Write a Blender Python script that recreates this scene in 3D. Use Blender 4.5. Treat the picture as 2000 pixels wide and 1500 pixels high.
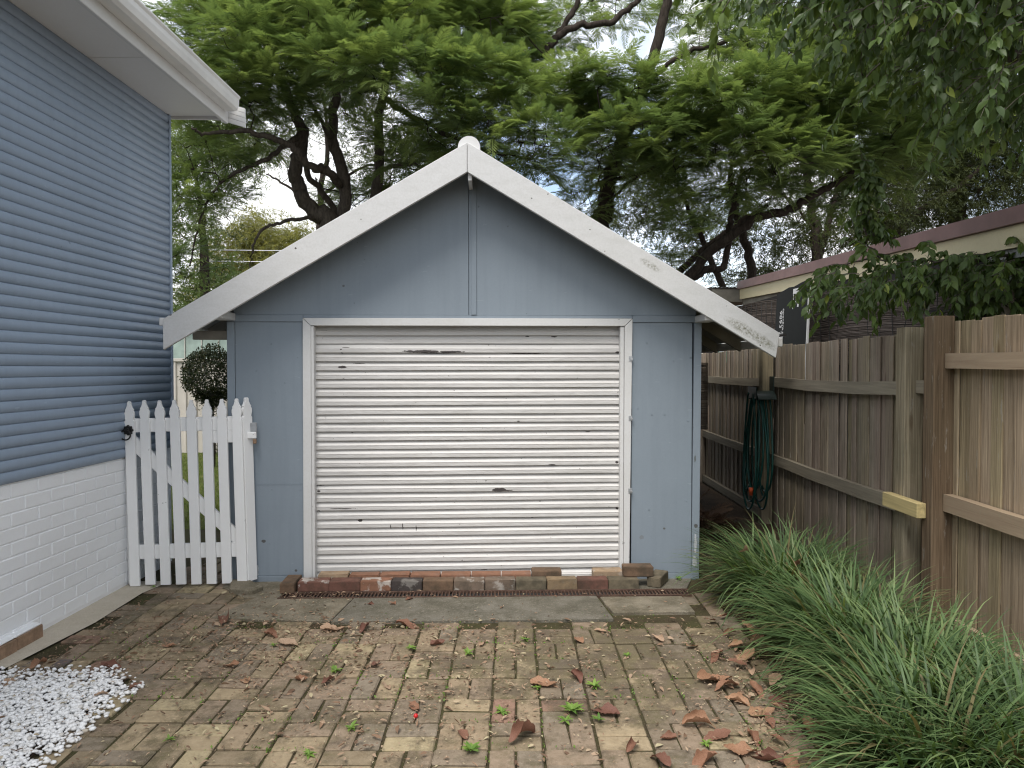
import bpy, bmesh, math, random
import numpy as np
from mathutils import Vector, Matrix

for o in list(bpy.data.objects):
    bpy.data.objects.remove(o, do_unlink=True)
scene = bpy.context.scene
COL = scene.collection
R = math.radians

# ------------------------------------------------------------------ camera
FPX, EYE, PITCH = 1387.0, 1.66, R(1.24)
cam_d = bpy.data.cameras.new('camera')
cam = bpy.data.objects.new('camera', cam_d)
COL.objects.link(cam)
cam.location = (0, 0, EYE)
cam.rotation_euler = (R(90) - PITCH, 0, 0)
cam_d.sensor_width = 36.0
cam_d.lens = 36.0 * FPX / 2000.0
cam_d.clip_start, cam_d.clip_end = 0.05, 3000
scene.camera = cam

# ------------------------------------------------------------------ world, sun, exposure
SUN_EL, SUN_AZ = R(60), R(205)      # azimuth clockwise from +Y: high, behind the camera, a little to the left
world = bpy.data.worlds.new('World')
scene.world = world
world.use_nodes = True
wn, wl = world.node_tree.nodes, world.node_tree.links
wn.clear()
wout = wn.new('ShaderNodeOutputWorld')
wbg = wn.new('ShaderNodeBackground')
sky = wn.new('ShaderNodeTexSky')
sky.sky_type = 'NISHITA'
sky.sun_disc = False
sky.sun_elevation = SUN_EL
sky.sun_rotation = SUN_AZ
sky.air_density, sky.dust_density, sky.ozone_density = 1.0, 1.0, 1.0
tc = wn.new('ShaderNodeTexCoord')
cn = wn.new('ShaderNodeTexNoise')
cn.inputs['Scale'].default_value = 2.6
cn.inputs['Detail'].default_value = 9
cn.inputs['Roughness'].default_value = 0.58
cr = wn.new('ShaderNodeValToRGB')
cr.color_ramp.elements[0].position, cr.color_ramp.elements[1].position = 0.38, 0.58
cr.color_ramp.elements[0].color = (0.12, 0.12, 0.12, 1)
cmix = wn.new('ShaderNodeMix')
cmix.data_type = 'RGBA'
cmix.inputs['B'].default_value = (6.9, 6.95, 7.0, 1)      # lit cloud
wl.new(tc.outputs['Generated'], cn.inputs['Vector'])
wl.new(cn.outputs['Fac'], cr.inputs['Fac'])
wl.new(cr.outputs['Color'], cmix.inputs['Factor'])
wl.new(sky.outputs['Color'], cmix.inputs['A'])
wl.new(cmix.outputs['Result'], wbg.inputs['Color'])
wbg.inputs['Strength'].default_value = 0.118
wl.new(wbg.outputs['Background'], wout.inputs['Surface'])

sun_d = bpy.data.lights.new('sun', 'SUN')
sun_d.energy = 1.7
sun_d.angle = R(30)
sun_d.color = (1.0, 0.955, 0.90)
sun = bpy.data.objects.new('sun', sun_d)
COL.objects.link(sun)
sdir = Vector((math.sin(SUN_AZ) * math.cos(SUN_EL), math.cos(SUN_AZ) * math.cos(SUN_EL), math.sin(SUN_EL)))
sun.rotation_euler = sdir.to_track_quat('Z', 'Y').to_euler()
sun.location = (0, -4, 9)

vs = scene.view_settings
vs.view_transform, vs.look = 'Standard', 'None'
vs.exposure, vs.gamma = 1.0, 1.0
vs.use_curve_mapping = False
scene.render.engine = 'CYCLES'
scene.cycles.max_bounces = 5
scene.cycles.transparent_max_bounces = 8
scene.cycles.use_denoising = True
scene.cycles.filter_width = 1.15

# ------------------------------------------------------------------ helpers
rng = random.Random(7)
NP = np.random.default_rng(11)


def sight(px, py, Y):
    """A world point at depth Y, from a measured direction of the survey photograph (2000 x 1500)."""
    u, v = (px - 1000) / FPX, (750 - py) / FPX
    y, z = math.cos(PITCH) + v * math.sin(PITCH), -math.sin(PITCH) + v * math.cos(PITCH)
    t = Y / y
    return Vector((u * t, Y, EYE + z * t))


def on_ground(px, py, h=0.0):
    u, v = (px - 1000) / FPX, (750 - py) / FPX
    y, z = math.cos(PITCH) + v * math.sin(PITCH), -math.sin(PITCH) + v * math.cos(PITCH)
    t = (h - EYE) / z
    return Vector((u * t, y * t, h))


def tag(o, label=None, cat=None, group=None, kind=None):
    if label: o['label'] = label
    if cat: o['category'] = cat
    if group: o['group'] = group
    if kind: o['kind'] = kind
    return o


def link(o, parent=None):
    COL.objects.link(o)
    if parent is not None:
        o.parent = parent
    return o


def empty(name, loc=(0, 0, 0), rz=0.0):
    o = bpy.data.objects.new(name, None)
    o.empty_display_size = 0.1
    o.location = loc
    o.rotation_euler = (0, 0, rz)
    return link(o)


def mesh_from(verts, faces, name='mesh', smooth=False):
    me = bpy.data.meshes.new(name)
    me.from_pydata([tuple(v) for v in verts], [], faces)
    me.update()
    if smooth:
        me.shade_smooth()
    return me


def add(name, me, mat, parent=None, loc=None, rot=None, scale=None):
    o = bpy.data.objects.new(name, me)
    if mat is not None:
        if len(me.materials) == 0:
            me.materials.append(mat)
        elif me.materials[0] is not mat:
            o.material_slots[0].link = 'OBJECT'
            o.material_slots[0].material = mat
    if loc is not None: o.location = loc
    if rot is not None: o.rotation_euler = rot
    if scale is not None: o.scale = scale
    return link(o, parent)


def box_mesh(x0, x1, y0, y1, z0, z1, bevel=0.0, seg=1, jitter=0.0):
    bm = bmesh.new()
    vs_ = [bm.verts.new((x, y, z)) for x in (x0, x1) for y in (y0, y1) for z in (z0, z1)]
    for f in ((0, 1, 3, 2), (4, 6, 7, 5), (0, 4, 5, 1), (2, 3, 7, 6), (0, 2, 6, 4), (1, 5, 7, 3)):
        bm.faces.new([vs_[i] for i in f])
    bmesh.ops.recalc_face_normals(bm, faces=bm.faces)
    if bevel:
        bmesh.ops.bevel(bm, geom=list(bm.edges), offset=bevel, segments=seg, affect='EDGES')
    if jitter:
        for v in bm.verts:
            v.co += Vector((rng.uniform(-1, 1), rng.uniform(-1, 1), rng.uniform(-1, 1))) * jitter
    me = bpy.data.meshes.new('box')
    bm.to_mesh(me)
    bm.free()
    return me


def box(name, x0, x1, y0, y1, z0, z1, mat, parent=None, bevel=0.003, **k):
    return add(name, box_mesh(min(x0, x1), max(x0, x1), min(y0, y1), max(y0, y1), min(z0, z1), max(z0, z1), bevel), mat, parent, **k)


def prism_mesh(poly, y0, y1, bevel=0.0):
    """poly: list of (x, z), extruded along y."""
    bm = bmesh.new()
    a = [bm.verts.new((x, y0, z)) for x, z in poly]
    b = [bm.verts.new((x, y1, z)) for x, z in poly]
    n = len(poly)
    bm.faces.new(a)
    bm.faces.new(list(reversed(b)))
    for i in range(n):
        bm.faces.new((a[i], b[i], b[(i + 1) % n], a[(i + 1) % n]))
    bmesh.ops.recalc_face_normals(bm, faces=bm.faces)
    if bevel:
        bmesh.ops.bevel(bm, geom=list(bm.edges), offset=bevel, segments=1, affect='EDGES')
    me = bpy.data.meshes.new('prism')
    bm.to_mesh(me)
    bm.free()
    return me


def tube_arrays(path, radii, sides=6, closed=False):
    P = [Vector(p) for p in path]
    n = len(P)
    vs_, fs = [], []
    up = Vector((0.13, 0.31, 0.94)).normalized()
    for i in range(n):
        if closed:
            t = P[(i + 1) % n] - P[i - 1]
        else:
            t = P[min(i + 1, n - 1)] - P[max(i - 1, 0)]
        t.normalize()
        a = t.cross(up)
        if a.length < 1e-3:
            a = t.cross(Vector((1, 0, 0)))
        a.normalize()
        b = t.cross(a)
        r = radii[i] if hasattr(radii, '__len__') else radii
        for k in range(sides):
            ang = 2 * math.pi * k / sides
            vs_.append(P[i] + a * (r * math.cos(ang)) + b * (r * math.sin(ang)))
    m = n if closed else n - 1
    for i in range(m):
        j = (i + 1) % n
        for k in range(sides):
            k2 = (k + 1) % sides
            fs.append((i * sides + k, i * sides + k2, j * sides + k2, j * sides + k))
    if not closed:
        fs.append(tuple(range(sides - 1, -1, -1)))
        fs.append(tuple((n - 1) * sides + k for k in range(sides)))
    return vs_, fs


def tube(name, path, radii, mat, parent=None, sides=8, closed=False):
    v, f = tube_arrays(path, radii, sides, closed)
    return add(name, mesh_from(v, f, name, True), mat, parent)


class Soup:
    def __init__(self):
        self.v, self.f = [], []

    def put(self, v, f):
        k = len(self.v)
        self.v += list(v)
        self.f += [tuple(i + k for i in q) for q in f]

    def obj(self, name, mat, parent=None, smooth=False):
        return add(name, mesh_from(self.v, self.f, name, smooth), mat, parent)


def smooth_path(pts, n=6):
    """Catmull-Rom through (Vector, radius) control points."""
    P = [Vector(p[0]) for p in pts]
    r = [p[1] for p in pts]
    P = [P[0] * 2 - P[1]] + P + [P[-1] * 2 - P[-2]]
    out, rad = [], []
    for i in range(1, len(P) - 2):
        for k in range(n):
            t = k / n
            a, b, c, d = P[i - 1], P[i], P[i + 1], P[i + 2]
            out.append(0.5 * ((2 * b) + (c - a) * t + (2 * a - 5 * b + 4 * c - d) * t * t + (3 * b - a - 3 * c + d) * t ** 3))
            rad.append(r[i - 1] * (1 - t) + r[i] * t)
    out.append(P[-2]); rad.append(r[-1])
    return out, rad


# ------------------------------------------------------------------ materials
def srgb(r, g, b):
    f = lambda c: (c / 255 / 12.92) if c / 255 <= 0.04045 else ((c / 255 + 0.055) / 1.055) ** 2.4
    return (f(r), f(g), f(b), 1.0)


class Mat:
    """A small node-building helper."""
    def __init__(self, name):
        self.m = bpy.data.materials.new(name)
        self.m.use_nodes = True
        self.nt = self.m.node_tree
        self.b = self.nt.nodes['Principled BSDF']
        self.out = self.nt.nodes['Material Output']

    def node(self, t, **k):
        n = self.nt.nodes.new(t)
        for a, v in k.items():
            setattr(n, a, v)
        return n

    def link(self, a, b):
        self.nt.links.new(a, b)

    def setin(self, n, key, val):
        if hasattr(val, 'is_linked') or isinstance(val, bpy.types.NodeSocket):
            self.link(val, n.inputs[key])
        else:
            n.inputs[key].default_value = val

    def coord(self, kind='Object', scale=(1, 1, 1), rnd=False):
        if kind == 'Position':
            s = self.node('ShaderNodeNewGeometry').outputs['Position']
        else:
            s = self.node('ShaderNodeTexCoord').outputs[kind]
        if rnd:
            oi = self.node('ShaderNodeObjectInfo')
            ml = self.node('ShaderNodeMath', operation='MULTIPLY')
            self.link(oi.outputs['Random'], ml.inputs[0]); ml.inputs[1].default_value = 37.0
            va = self.node('ShaderNodeVectorMath', operation='ADD')
            self.link(s, va.inputs[0]); self.link(ml.outputs[0], va.inputs[1])
            s = va.outputs[0]
        if tuple(scale) != (1, 1, 1):
            mp = self.node('ShaderNodeMapping')
            self.link(s, mp.inputs['Vector'])
            mp.inputs['Scale'].default_value = scale
            s = mp.outputs['Vector']
        return s

    def noise(self, vec, scale, detail=5, rough=0.55, dist=0.0, out='Fac'):
        n = self.node('ShaderNodeTexNoise')
        self.link(vec, n.inputs['Vector'])
        n.inputs['Scale'].default_value = scale
        n.inputs['Detail'].default_value = detail
        n.inputs['Roughness'].default_value = rough
        n.inputs['Distortion'].default_value = dist
        return n.outputs[out]

    def ramp(self, fac, stops, interp='LINEAR'):
        n = self.node('ShaderNodeValToRGB')
        cr_ = n.color_ramp
        cr_.interpolation = interp
        while len(cr_.elements) < len(stops):
            cr_.elements.new(0.5)
        for e, (p, c) in zip(cr_.elements, stops):
            e.position = p
            e.color = c if hasattr(c, '__len__') else (c, c, c, 1)
        self.setin(n, 'Fac', fac)
        return n.outputs['Color']

    def mix(self, fac, a, b, mode='MIX'):
        n = self.node('ShaderNodeMix', data_type='RGBA', blend_type=mode)
        self.setin(n, 'Factor', fac)
        self.setin(n, 'A', a)
        self.setin(n, 'B', b)
        return n.outputs['Result']

    def math(self, op, a, b=0.0, clamp=False):
        n = self.node('ShaderNodeMath', operation=op, use_clamp=clamp)
        self.setin(n, 0, a)
        self.setin(n, 1, b)
        return n.outputs[0]

    def bump(self, h, strength=0.3, dist=0.01):
        n = self.node('ShaderNodeBump')
        n.inputs['Strength'].default_value = strength
        n.inputs['Distance'].default_value = dist
        self.link(h, n.inputs['Height'])
        self.link(n.outputs['Normal'], self.b.inputs['Normal'])

    def finish(self, color, rough=0.6, spec=0.4):
        self.setin(self.b, 'Base Color', color)
        self.setin(self.b, 'Roughness', rough)
        self.b.inputs['Specular IOR Level'].default_value = spec
        return self.m


def simple(name, col, rough=0.6, var=0.12, scale=6.0, bump=0.0, bscale=60.0, spec=0.4, metal=0.0, rnd=False, stretch=(1, 1, 1)):
    m = Mat(name)
    v = m.coord('Object', stretch, rnd)
    n = m.noise(v, scale, 6, 0.6)
    lo = tuple(max(0, c * (1 - var)) for c in col[:3]) + (1,)
    hi = tuple(min(1, c * (1 + var)) for c in col[:3]) + (1,)
    c = m.ramp(n, [(0.3, lo), (0.7, hi)])
    if bump:
        m.bump(m.noise(v, bscale, 4, 0.6), bump, 0.004)
    m.b.inputs['Metallic'].default_value = metal
    return m.finish(c, rough, spec)


def paint(name, col, dirt=(0.35, 0.33, 0.28, 1), dirt_amt=0.35, rough=0.5, grain=(1, 1, 1), pits=True, spec=0.35, streak=0.0, flakes=()):
    """Weathered house paint: broad grime, fine speckle and small pits."""
    m = Mat(name)
    v = m.coord('Position')
    vg = m.coord('Position', grain)
    broad = m.ramp(m.noise(v, 1.7, 6, 0.65), [(0.42, 0.0), (0.78, 1.0)])
    fine = m.ramp(m.noise(vg, 46, 4, 0.7), [(0.45, 0.0), (0.75, 1.0)])
    f = m.math('MULTIPLY', m.math('ADD', m.math('MULTIPLY', broad, 0.6), m.math('MULTIPLY', fine, 0.5)), dirt_amt, True)
    c = m.mix(f, col, tuple(col[i] * dirt[i] * 1.9 for i in range(3)) + (1,))
    if pits:
        sp = m.ramp(m.noise(v, 21, 2, 0.4), [(0.775, 0.0), (0.79, 1.0)])
        c = m.mix(m.math('MULTIPLY', sp, 0.55), c, tuple(x * 0.35 for x in col[:3]) + (1,))
    if streak:
        st = m.ramp(m.noise(m.coord('Position', (9, 9, 0.55)), 1.6, 6, 0.65), [(0.46, 0.0), (0.74, 1.0)])
        c = m.mix(m.math('MULTIPLY', st, streak), c, tuple(x * 0.62 for x in col[:3]) + (1,))
        fd = m.ramp(m.noise(v, 0.9, 4, 0.6), [(0.40, 0.0), (0.68, 1.0)])
        c = m.mix(m.math('MULTIPLY', fd, streak * 0.7), c, tuple(min(1, x * 1.28 + 0.02) for x in col[:3]) + (1,))
        sc = m.ramp(m.noise(m.coord('Position', (2, 2, 9)), 5.5, 3, 0.5), [(0.71, 0.0), (0.73, 1.0)])
        c = m.mix(m.math('MULTIPLY', sc, streak * 0.9), c, tuple(min(1, x * 1.5 + 0.05) for x in col[:3]) + (1,))
    if flakes:
        sep = m.node('ShaderNodeSeparateXYZ')
        m.link(v, sep.inputs[0])
        jj = m.math('MULTIPLY', m.math('SUBTRACT', m.noise(v, 40, 6, 0.75), 0.5), 3.4)
        for (cx, cz, rx, rz, fc) in flakes:
            dx = m.math('DIVIDE', m.math('SUBTRACT', sep.outputs['X'], cx), rx)
            dz = m.math('DIVIDE', m.math('SUBTRACT', sep.outputs['Z'], cz), rz)
            d = m.math('ADD', m.math('MULTIPLY', dx, dx), m.math('MULTIPLY', dz, dz))
            c = m.mix(m.math('LESS_THAN', m.math('ADD', d, jj), 0.7), c, fc)
    m.bump(m.noise(vg, 70, 5, 0.65), 0.18, 0.003)
    return m.finish(c, rough, spec)


M = {}
M['white_trim'] = paint('white_trim_paint', (0.66, 0.66, 0.65, 1), dirt_amt=0.34, grain=(1, 1, 1))
M['white_gate'] = paint('white_gate_paint', (0.85, 0.85, 0.84, 1), dirt_amt=0.16, grain=(6, 6, 0.8))
M['white_brick'] = paint('white_brick_paint', (0.83, 0.84, 0.85, 1), dirt_amt=0.16, pits=False)
M['soffit'] = paint('soffit_paint', (0.74, 0.73, 0.71, 1), dirt_amt=0.15, pits=False)
M['gutter'] = simple('gutter_enamel', (0.74, 0.73, 0.70, 1), 0.35, 0.1, 3)
M['blue_wall'] = paint('blue_grey_sheet_paint', (0.235, 0.278, 0.318, 1), dirt_amt=0.30, dirt=(0.40, 0.40, 0.40, 1), pits=True, rough=0.55, streak=0.22,
                        flakes=((1.445, 0.28, 0.012, 0.09, (0.50, 0.52, 0.54, 1)), (1.450, 0.42, 0.016, 0.02, (0.10, 0.10, 0.10, 1)), (1.440, 0.14, 0.02, 0.05, (0.48, 0.50, 0.52, 1)), (-2.00, 0.19, 0.022, 0.045, (0.34, 0.19, 0.12, 1)),
                                (-1.985, 0.09, 0.02, 0.06, (0.50, 0.51, 0.52, 1)), (-1.93, 0.32, 0.02, 0.014, (0.09, 0.09, 0.09, 1)), (-1.68, 0.09, 0.012, 0.01, (0.10, 0.10, 0.10, 1)), (1.20, 0.40, 0.012, 0.01, (0.12, 0.12, 0.12, 1)), (1.02, 0.33, 0.02, 0.02, (0.20, 0.22, 0.24, 1)), (-1.3, 2.3, 0.012, 0.01, (0.12, 0.13, 0.14, 1)), (1.44, 0.95, 0.008, 0.03, (0.12, 0.13, 0.13, 1))))
M['blue_clad'] = paint('blue_cladding_enamel', (0.262, 0.325, 0.408, 1), dirt_amt=0.26, dirt=(0.42, 0.42, 0.42, 1), pits=True, rough=0.45, streak=0.20)
M['bare_footing'] = simple('bare_footing_brick', (0.26, 0.17, 0.11, 1), 0.85, 0.3, 25, 0.4)
M['black_iron'] = simple('black_iron', (0.012, 0.011, 0.010, 1), 0.45, 0.3, 40, 0.3)
M['zinc'] = simple('zinc_plated_steel', (0.45, 0.46, 0.47, 1), 0.4, 0.2, 30, metal=0.7)
M['rust'] = simple('rusty_iron', (0.075, 0.042, 0.028, 1), 0.8, 0.45, 18, 0.5)
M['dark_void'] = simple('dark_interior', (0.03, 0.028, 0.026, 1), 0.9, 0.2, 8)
M['roof_sheet'] = simple('grey_roof_sheet', (0.30, 0.29, 0.28, 1), 0.7, 0.2, 5)
M['beige_steel'] = simple('beige_fence_steel', (0.55, 0.51, 0.46, 1), 0.5, 0.08, 3)
M['green_shed'] = simple('pale_green_sheet', (0.34, 0.43, 0.38, 1), 0.5, 0.2, 4)
M['hose'] = simple('green_hose_vinyl', (0.007, 0.050, 0.040, 1), 0.35, 0.2, 12)
M['hanger'] = simple('dark_green_plastic', (0.022, 0.035, 0.030, 1), 0.4, 0.2, 12)
M['orange_plastic'] = simple('orange_plastic', (0.62, 0.10, 0.03, 1), 0.4, 0.1, 12)
M['berry'] = simple('red_berry_skin', (0.50, 0.02, 0.02, 1), 0.3, 0.15, 30)
M['sign_black'] = simple('black_sign_board', (0.012, 0.013, 0.012, 1), 0.6, 0.25, 3, spec=0.12)
M['sign_white'] = simple('white_sign_print', (0.75, 0.75, 0.74, 1), 0.5, 0.06, 9)
M['sign_green'] = simple('green_sign_print', (0.01, 0.22, 0.12, 1), 0.5, 0.1, 9)
M['carport_brown'] = simple('brown_gutter_paint', (0.230, 0.135, 0.125, 1), 0.5, 0.2, 3)
M['carport_cream'] = paint('cream_fascia_paint', (0.70, 0.62, 0.40, 1), dirt_amt=0.35)
M['carport_grey'] = simple('weathered_grey_beam', (0.24, 0.22, 0.18, 1), 0.75, 0.3, 4, 0.3)
M['carport_soffit'] = simple('grey_eave_lining', (0.35, 0.36, 0.34, 1), 0.7, 0.2, 4)
M['wire'] = simple('cable', (0.05, 0.05, 0.05, 1), 0.6, 0.1, 3)


def reed_mat():
    m = Mat('woven_reed')
    geo = m.node('ShaderNodeNewGeometry')
    v = m.coord('Object', (20, 1.2, 20))
    n = m.noise(v, 6, 4, 0.6)
    c1 = m.ramp(geo.outputs['Random Per Island'], [(0.0, (0.055, 0.042, 0.034, 1)), (0.5, (0.15, 0.122, 0.104, 1)), (1.0, (0.27, 0.23, 0.20, 1))])
    return m.finish(m.mix(0.5, c1, m.ramp(n, [(0.3, (0.06, 0.046, 0.037, 1)), (0.7, (0.23, 0.195, 0.17, 1))])), 0.8, 0.2)


M['reed'] = reed_mat()


def timber(name, cols, green=0.25, grain=(0.9, 0.9, 0.9)):
    """Weathered paling: grain along local z, knots, a tone per board, algae patches."""
    m = Mat(name)
    oi = m.node('ShaderNodeObjectInfo')
    tone = m.ramp(oi.outputs['Random'], [(i / (len(cols) - 1), c) for i, c in enumerate(cols)])
    v = m.coord('Object', (62, 62, 1.1), True)
    g = m.noise(v, 1.0, 8, 0.72, 1.2)
    vk = m.coord('Object', (7, 7, 1.7), True)
    knot = m.node('ShaderNodeTexVoronoi')
    m.link(vk, knot.inputs['Vector']); knot.inputs['Scale'].default_value = 1.0
    kn = m.ramp(knot.outputs['Distance'], [(0.06, 1.0), (0.13, 0.0)])
    c = m.mix(m.ramp(g, [(0.36, 0.0), (0.62, 1.0)]), m.mix(1.0, tone, (1.15, 1.13, 1.10, 1), 'MULTIPLY'), m.mix(1.0, tone, (0.54, 0.51, 0.48, 1), 'MULTIPLY'))
    band = m.ramp(m.noise(m.coord('Object', (9, 9, 0.7), True), 1.0, 5, 0.6), [(0.42, 0.0), (0.66, 1.0)])
    c = m.mix(m.math('MULTIPLY', band, 0.6), c, m.mix(1.0, c, (0.55, 0.52, 0.50, 1), 'MULTIPLY'))
    c = m.mix(m.math('MULTIPLY', kn, 0.6), c, m.mix(1.0, tone, (0.30, 0.22, 0.17, 1), 'MULTIPLY'))
    pos = m.coord('Position')
    alg = m.ramp(m.noise(pos, 2.2, 6, 0.7), [(0.48, 0.0), (0.70, 1.0)])
    c = m.mix(m.math('MULTIPLY', alg, green), c, (0.085, 0.09, 0.045, 1))
    lich = m.ramp(m.noise(m.coord('Position', (1, 1, 0.18)), 30, 5, 0.7), [(0.60, 0.0), (0.68, 1.0)])
    c = m.mix(m.math('MULTIPLY', lich, 0.5), c, (0.36, 0.34, 0.30, 1))
    m.bump(g, 0.5, 0.004)
    return m.finish(c, 0.82, 0.2)


M['paling_old'] = timber('old_paling_timber', [(0.26, 0.222, 0.175, 1), (0.40, 0.34, 0.265, 1), (0.32, 0.28, 0.19, 1), (0.44, 0.385, 0.315, 1), (0.35, 0.285, 0.235, 1)], 0.28)
M['paling_new'] = timber('newer_paling_timber', [(0.38, 0.295, 0.205, 1), (0.46, 0.365, 0.26, 1), (0.35, 0.29, 0.18, 1), (0.42, 0.32, 0.24, 1), (0.31, 0.24, 0.185, 1)], 0.16)
M['post_new'] = timber('newer_post_timber', [(0.20, 0.145, 0.095, 1), (0.24, 0.175, 0.115, 1)], 0.15)
M['pine_new'] = simple('fresh_pine', (0.50, 0.40, 0.19, 1), 0.7, 0.25, 2.0, 0.3, stretch=(20, 1, 20))


def rail_mat(name, c1, c2):
    m = Mat(name)
    v = m.coord('Object', (30, 1.1, 30), True)
    g = m.noise(v, 1.0, 7, 0.68, 0.7)
    c = m.ramp(g, [(0.28, c1), (0.75, c2)])
    sp = m.ramp(m.noise(m.coord('Position'), 55, 3, 0.6), [(0.58, 0.0), (0.68, 1.0)])
    c = m.mix(m.math('MULTIPLY', sp, 0.35), c, (0.30, 0.29, 0.20, 1))
    m.bump(g, 0.4, 0.004)
    return m.finish(c, 0.85, 0.2)


M['rail_old'] = rail_mat('old_rail_timber', (0.18, 0.152, 0.115, 1), (0.36, 0.32, 0.24, 1))
M['rail_new'] = rail_mat('newer_rail_timber', (0.27, 0.195, 0.13, 1), (0.40, 0.31, 0.21, 1))


def bark(name, c1, c2):
    m = Mat(name)
    v = m.coord('Object', (1, 1, 0.35))
    n = m.noise(v, 22, 7, 0.7, 0.4)
    c = m.ramp(n, [(0.3, c1), (0.7, c2)])
    m.bump(n, 0.8, 0.02)
    return m.finish(c, 0.9, 0.15)


M['bark'] = bark('jacaranda_bark', (0.030, 0.024, 0.019, 1), (0.105, 0.088, 0.070, 1))
M['bark_dark'] = bark('dark_bark', (0.018, 0.014, 0.011, 1), (0.070, 0.055, 0.044, 1))
M['bark_fig'] = bark('fig_bark', (0.05, 0.042, 0.034, 1), (0.14, 0.12, 0.10, 1))


def leaf_mat(name, stops, rough=0.5, transl=0.4, tcol=None, spec=0.35):
    m = Mat(name)
    at = m.node('ShaderNodeAttribute', attribute_name='tint')
    c = m.ramp(at.outputs['Fac'], stops)
    m.finish(c, rough, spec)
    tr = m.node('ShaderNodeBsdfTranslucent')
    m.link(m.mix(1.0, c, tcol or (1.25, 1.2, 0.55, 1), 'MULTIPLY'), tr.inputs['Color'])
    mx = m.node('ShaderNodeMixShader')
    mx.inputs[0].default_value = transl
    m.link(m.b.outputs[0], mx.inputs[1])
    m.link(tr.outputs[0], mx.inputs[2])
    m.link(mx.outputs[0], m.out.inputs['Surface'])
    return m.m


M['jaca_leaf'] = leaf_mat('feathery_leaf', [(0.0, (0.080, 0.125, 0.052, 1)), (0.5, (0.138, 0.200, 0.070, 1)), (1.0, (0.220, 0.285, 0.092, 1))], 0.5, 0.52, (1.15, 1.15, 0.75, 1))
M['back_leaf'] = leaf_mat('dull_green_leaf', [(0.0, (0.035, 0.050, 0.020, 1)), (1.0, (0.110, 0.135, 0.048, 1))], 0.6, 0.35)
M['yellow_leaf'] = leaf_mat('yellow_green_leaf', [(0.0, (0.13, 0.15, 0.045, 1)), (1.0, (0.29, 0.28, 0.085, 1))], 0.6, 0.4)
M['fig_leaf'] = leaf_mat('glossy_fig_leaf', [(0.0, (0.036, 0.064, 0.020, 1)), (0.6, (0.088, 0.138, 0.036, 1)), (0.93, (0.165, 0.225, 0.055, 1)), (1.0, (0.21, 0.26, 0.04, 1))], 0.40, 0.32, spec=0.35)
M['shrub_leaf'] = leaf_mat('small_dark_leaf', [(0.0, (0.014, 0.022, 0.010, 1)), (0.8, (0.035, 0.050, 0.020, 1)), (1.0, (0.10, 0.09, 0.045, 1))], 0.55, 0.15, spec=0.25)
M['tuft_blade'] = leaf_mat('strap_grass_blade', [(0.0, (0.22, 0.17, 0.09, 1)), (0.10, (0.16, 0.15, 0.06, 1)), (0.16, (0.050, 0.090, 0.036, 1)), (0.6, (0.100, 0.168, 0.060, 1)), (1.0, (0.22, 0.29, 0.12, 1))], 0.48, 0.28, spec=0.3)
M['lawn_blade'] = leaf_mat('lawn_blade', [(0.0, (0.06, 0.10, 0.02, 1)), (0.8, (0.13, 0.19, 0.035, 1)), (1.0, (0.25, 0.24, 0.08, 1))], 0.6, 0.3)
M['weed_leaf'] = leaf_mat('weed_leaf', [(0.0, (0.10, 0.20, 0.035, 1)), (1.0, (0.24, 0.36, 0.07, 1))], 0.5, 0.3)
M['litter_leaf'] = leaf_mat('dry_litter', [(0.0, (0.13, 0.080, 0.052, 1)), (0.45, (0.28, 0.180, 0.115, 1)), (0.8, (0.40, 0.29, 0.20, 1)), (1.0, (0.44, 0.39, 0.24, 1))], 0.8, 0.1, (1, 0.9, 0.8, 1), 0.2)


def fallen_mat():
    m = Mat('dry_brown_leaf')
    oi = m.node('ShaderNodeObjectInfo')
    c = m.ramp(oi.outputs['Random'], [(0.0, (0.17, 0.078, 0.055, 1)), (0.3, (0.27, 0.140, 0.085, 1)), (0.7, (0.39, 0.225, 0.13, 1)), (1.0, (0.44, 0.31, 0.21, 1))])
    n = m.noise(m.coord('Object'), 26, 5, 0.6)
    c = m.mix(m.ramp(n, [(0.45, 0.0), (0.75, 0.7)]), c, m.mix(1.0, c, (0.45, 0.38, 0.35, 1), 'MULTIPLY'))
    m.finish(c, 0.65, 0.3)
    tr = m.node('ShaderNodeBsdfTranslucent')
    m.link(c, tr.inputs['Color'])
    mx = m.node('ShaderNodeMixShader')
    mx.inputs[0].default_value = 0.12
    m.link(m.b.outputs[0], mx.inputs[1]); m.link(tr.outputs[0], mx.inputs[2])
    m.link(mx.outputs[0], m.out.inputs['Surface'])
    return m.m


M['fallen'] = fallen_mat()

PAVER_STOPS = [(0.0, (0.235, 0.190, 0.130, 1)), (0.14, (0.285, 0.225, 0.155, 1)), (0.28, (0.215, 0.175, 0.132, 1)), (0.42, (0.315, 0.255, 0.170, 1)),
               (0.55, (0.25, 0.195, 0.145, 1)), (0.68, (0.225, 0.190, 0.148, 1)), (0.80, (0.255, 0.200, 0.148, 1)), (0.90, (0.35, 0.295, 0.19, 1)), (0.965, (0.26, 0.165, 0.125, 1)), (0.985, (0.14, 0.118, 0.12, 1))]


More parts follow.
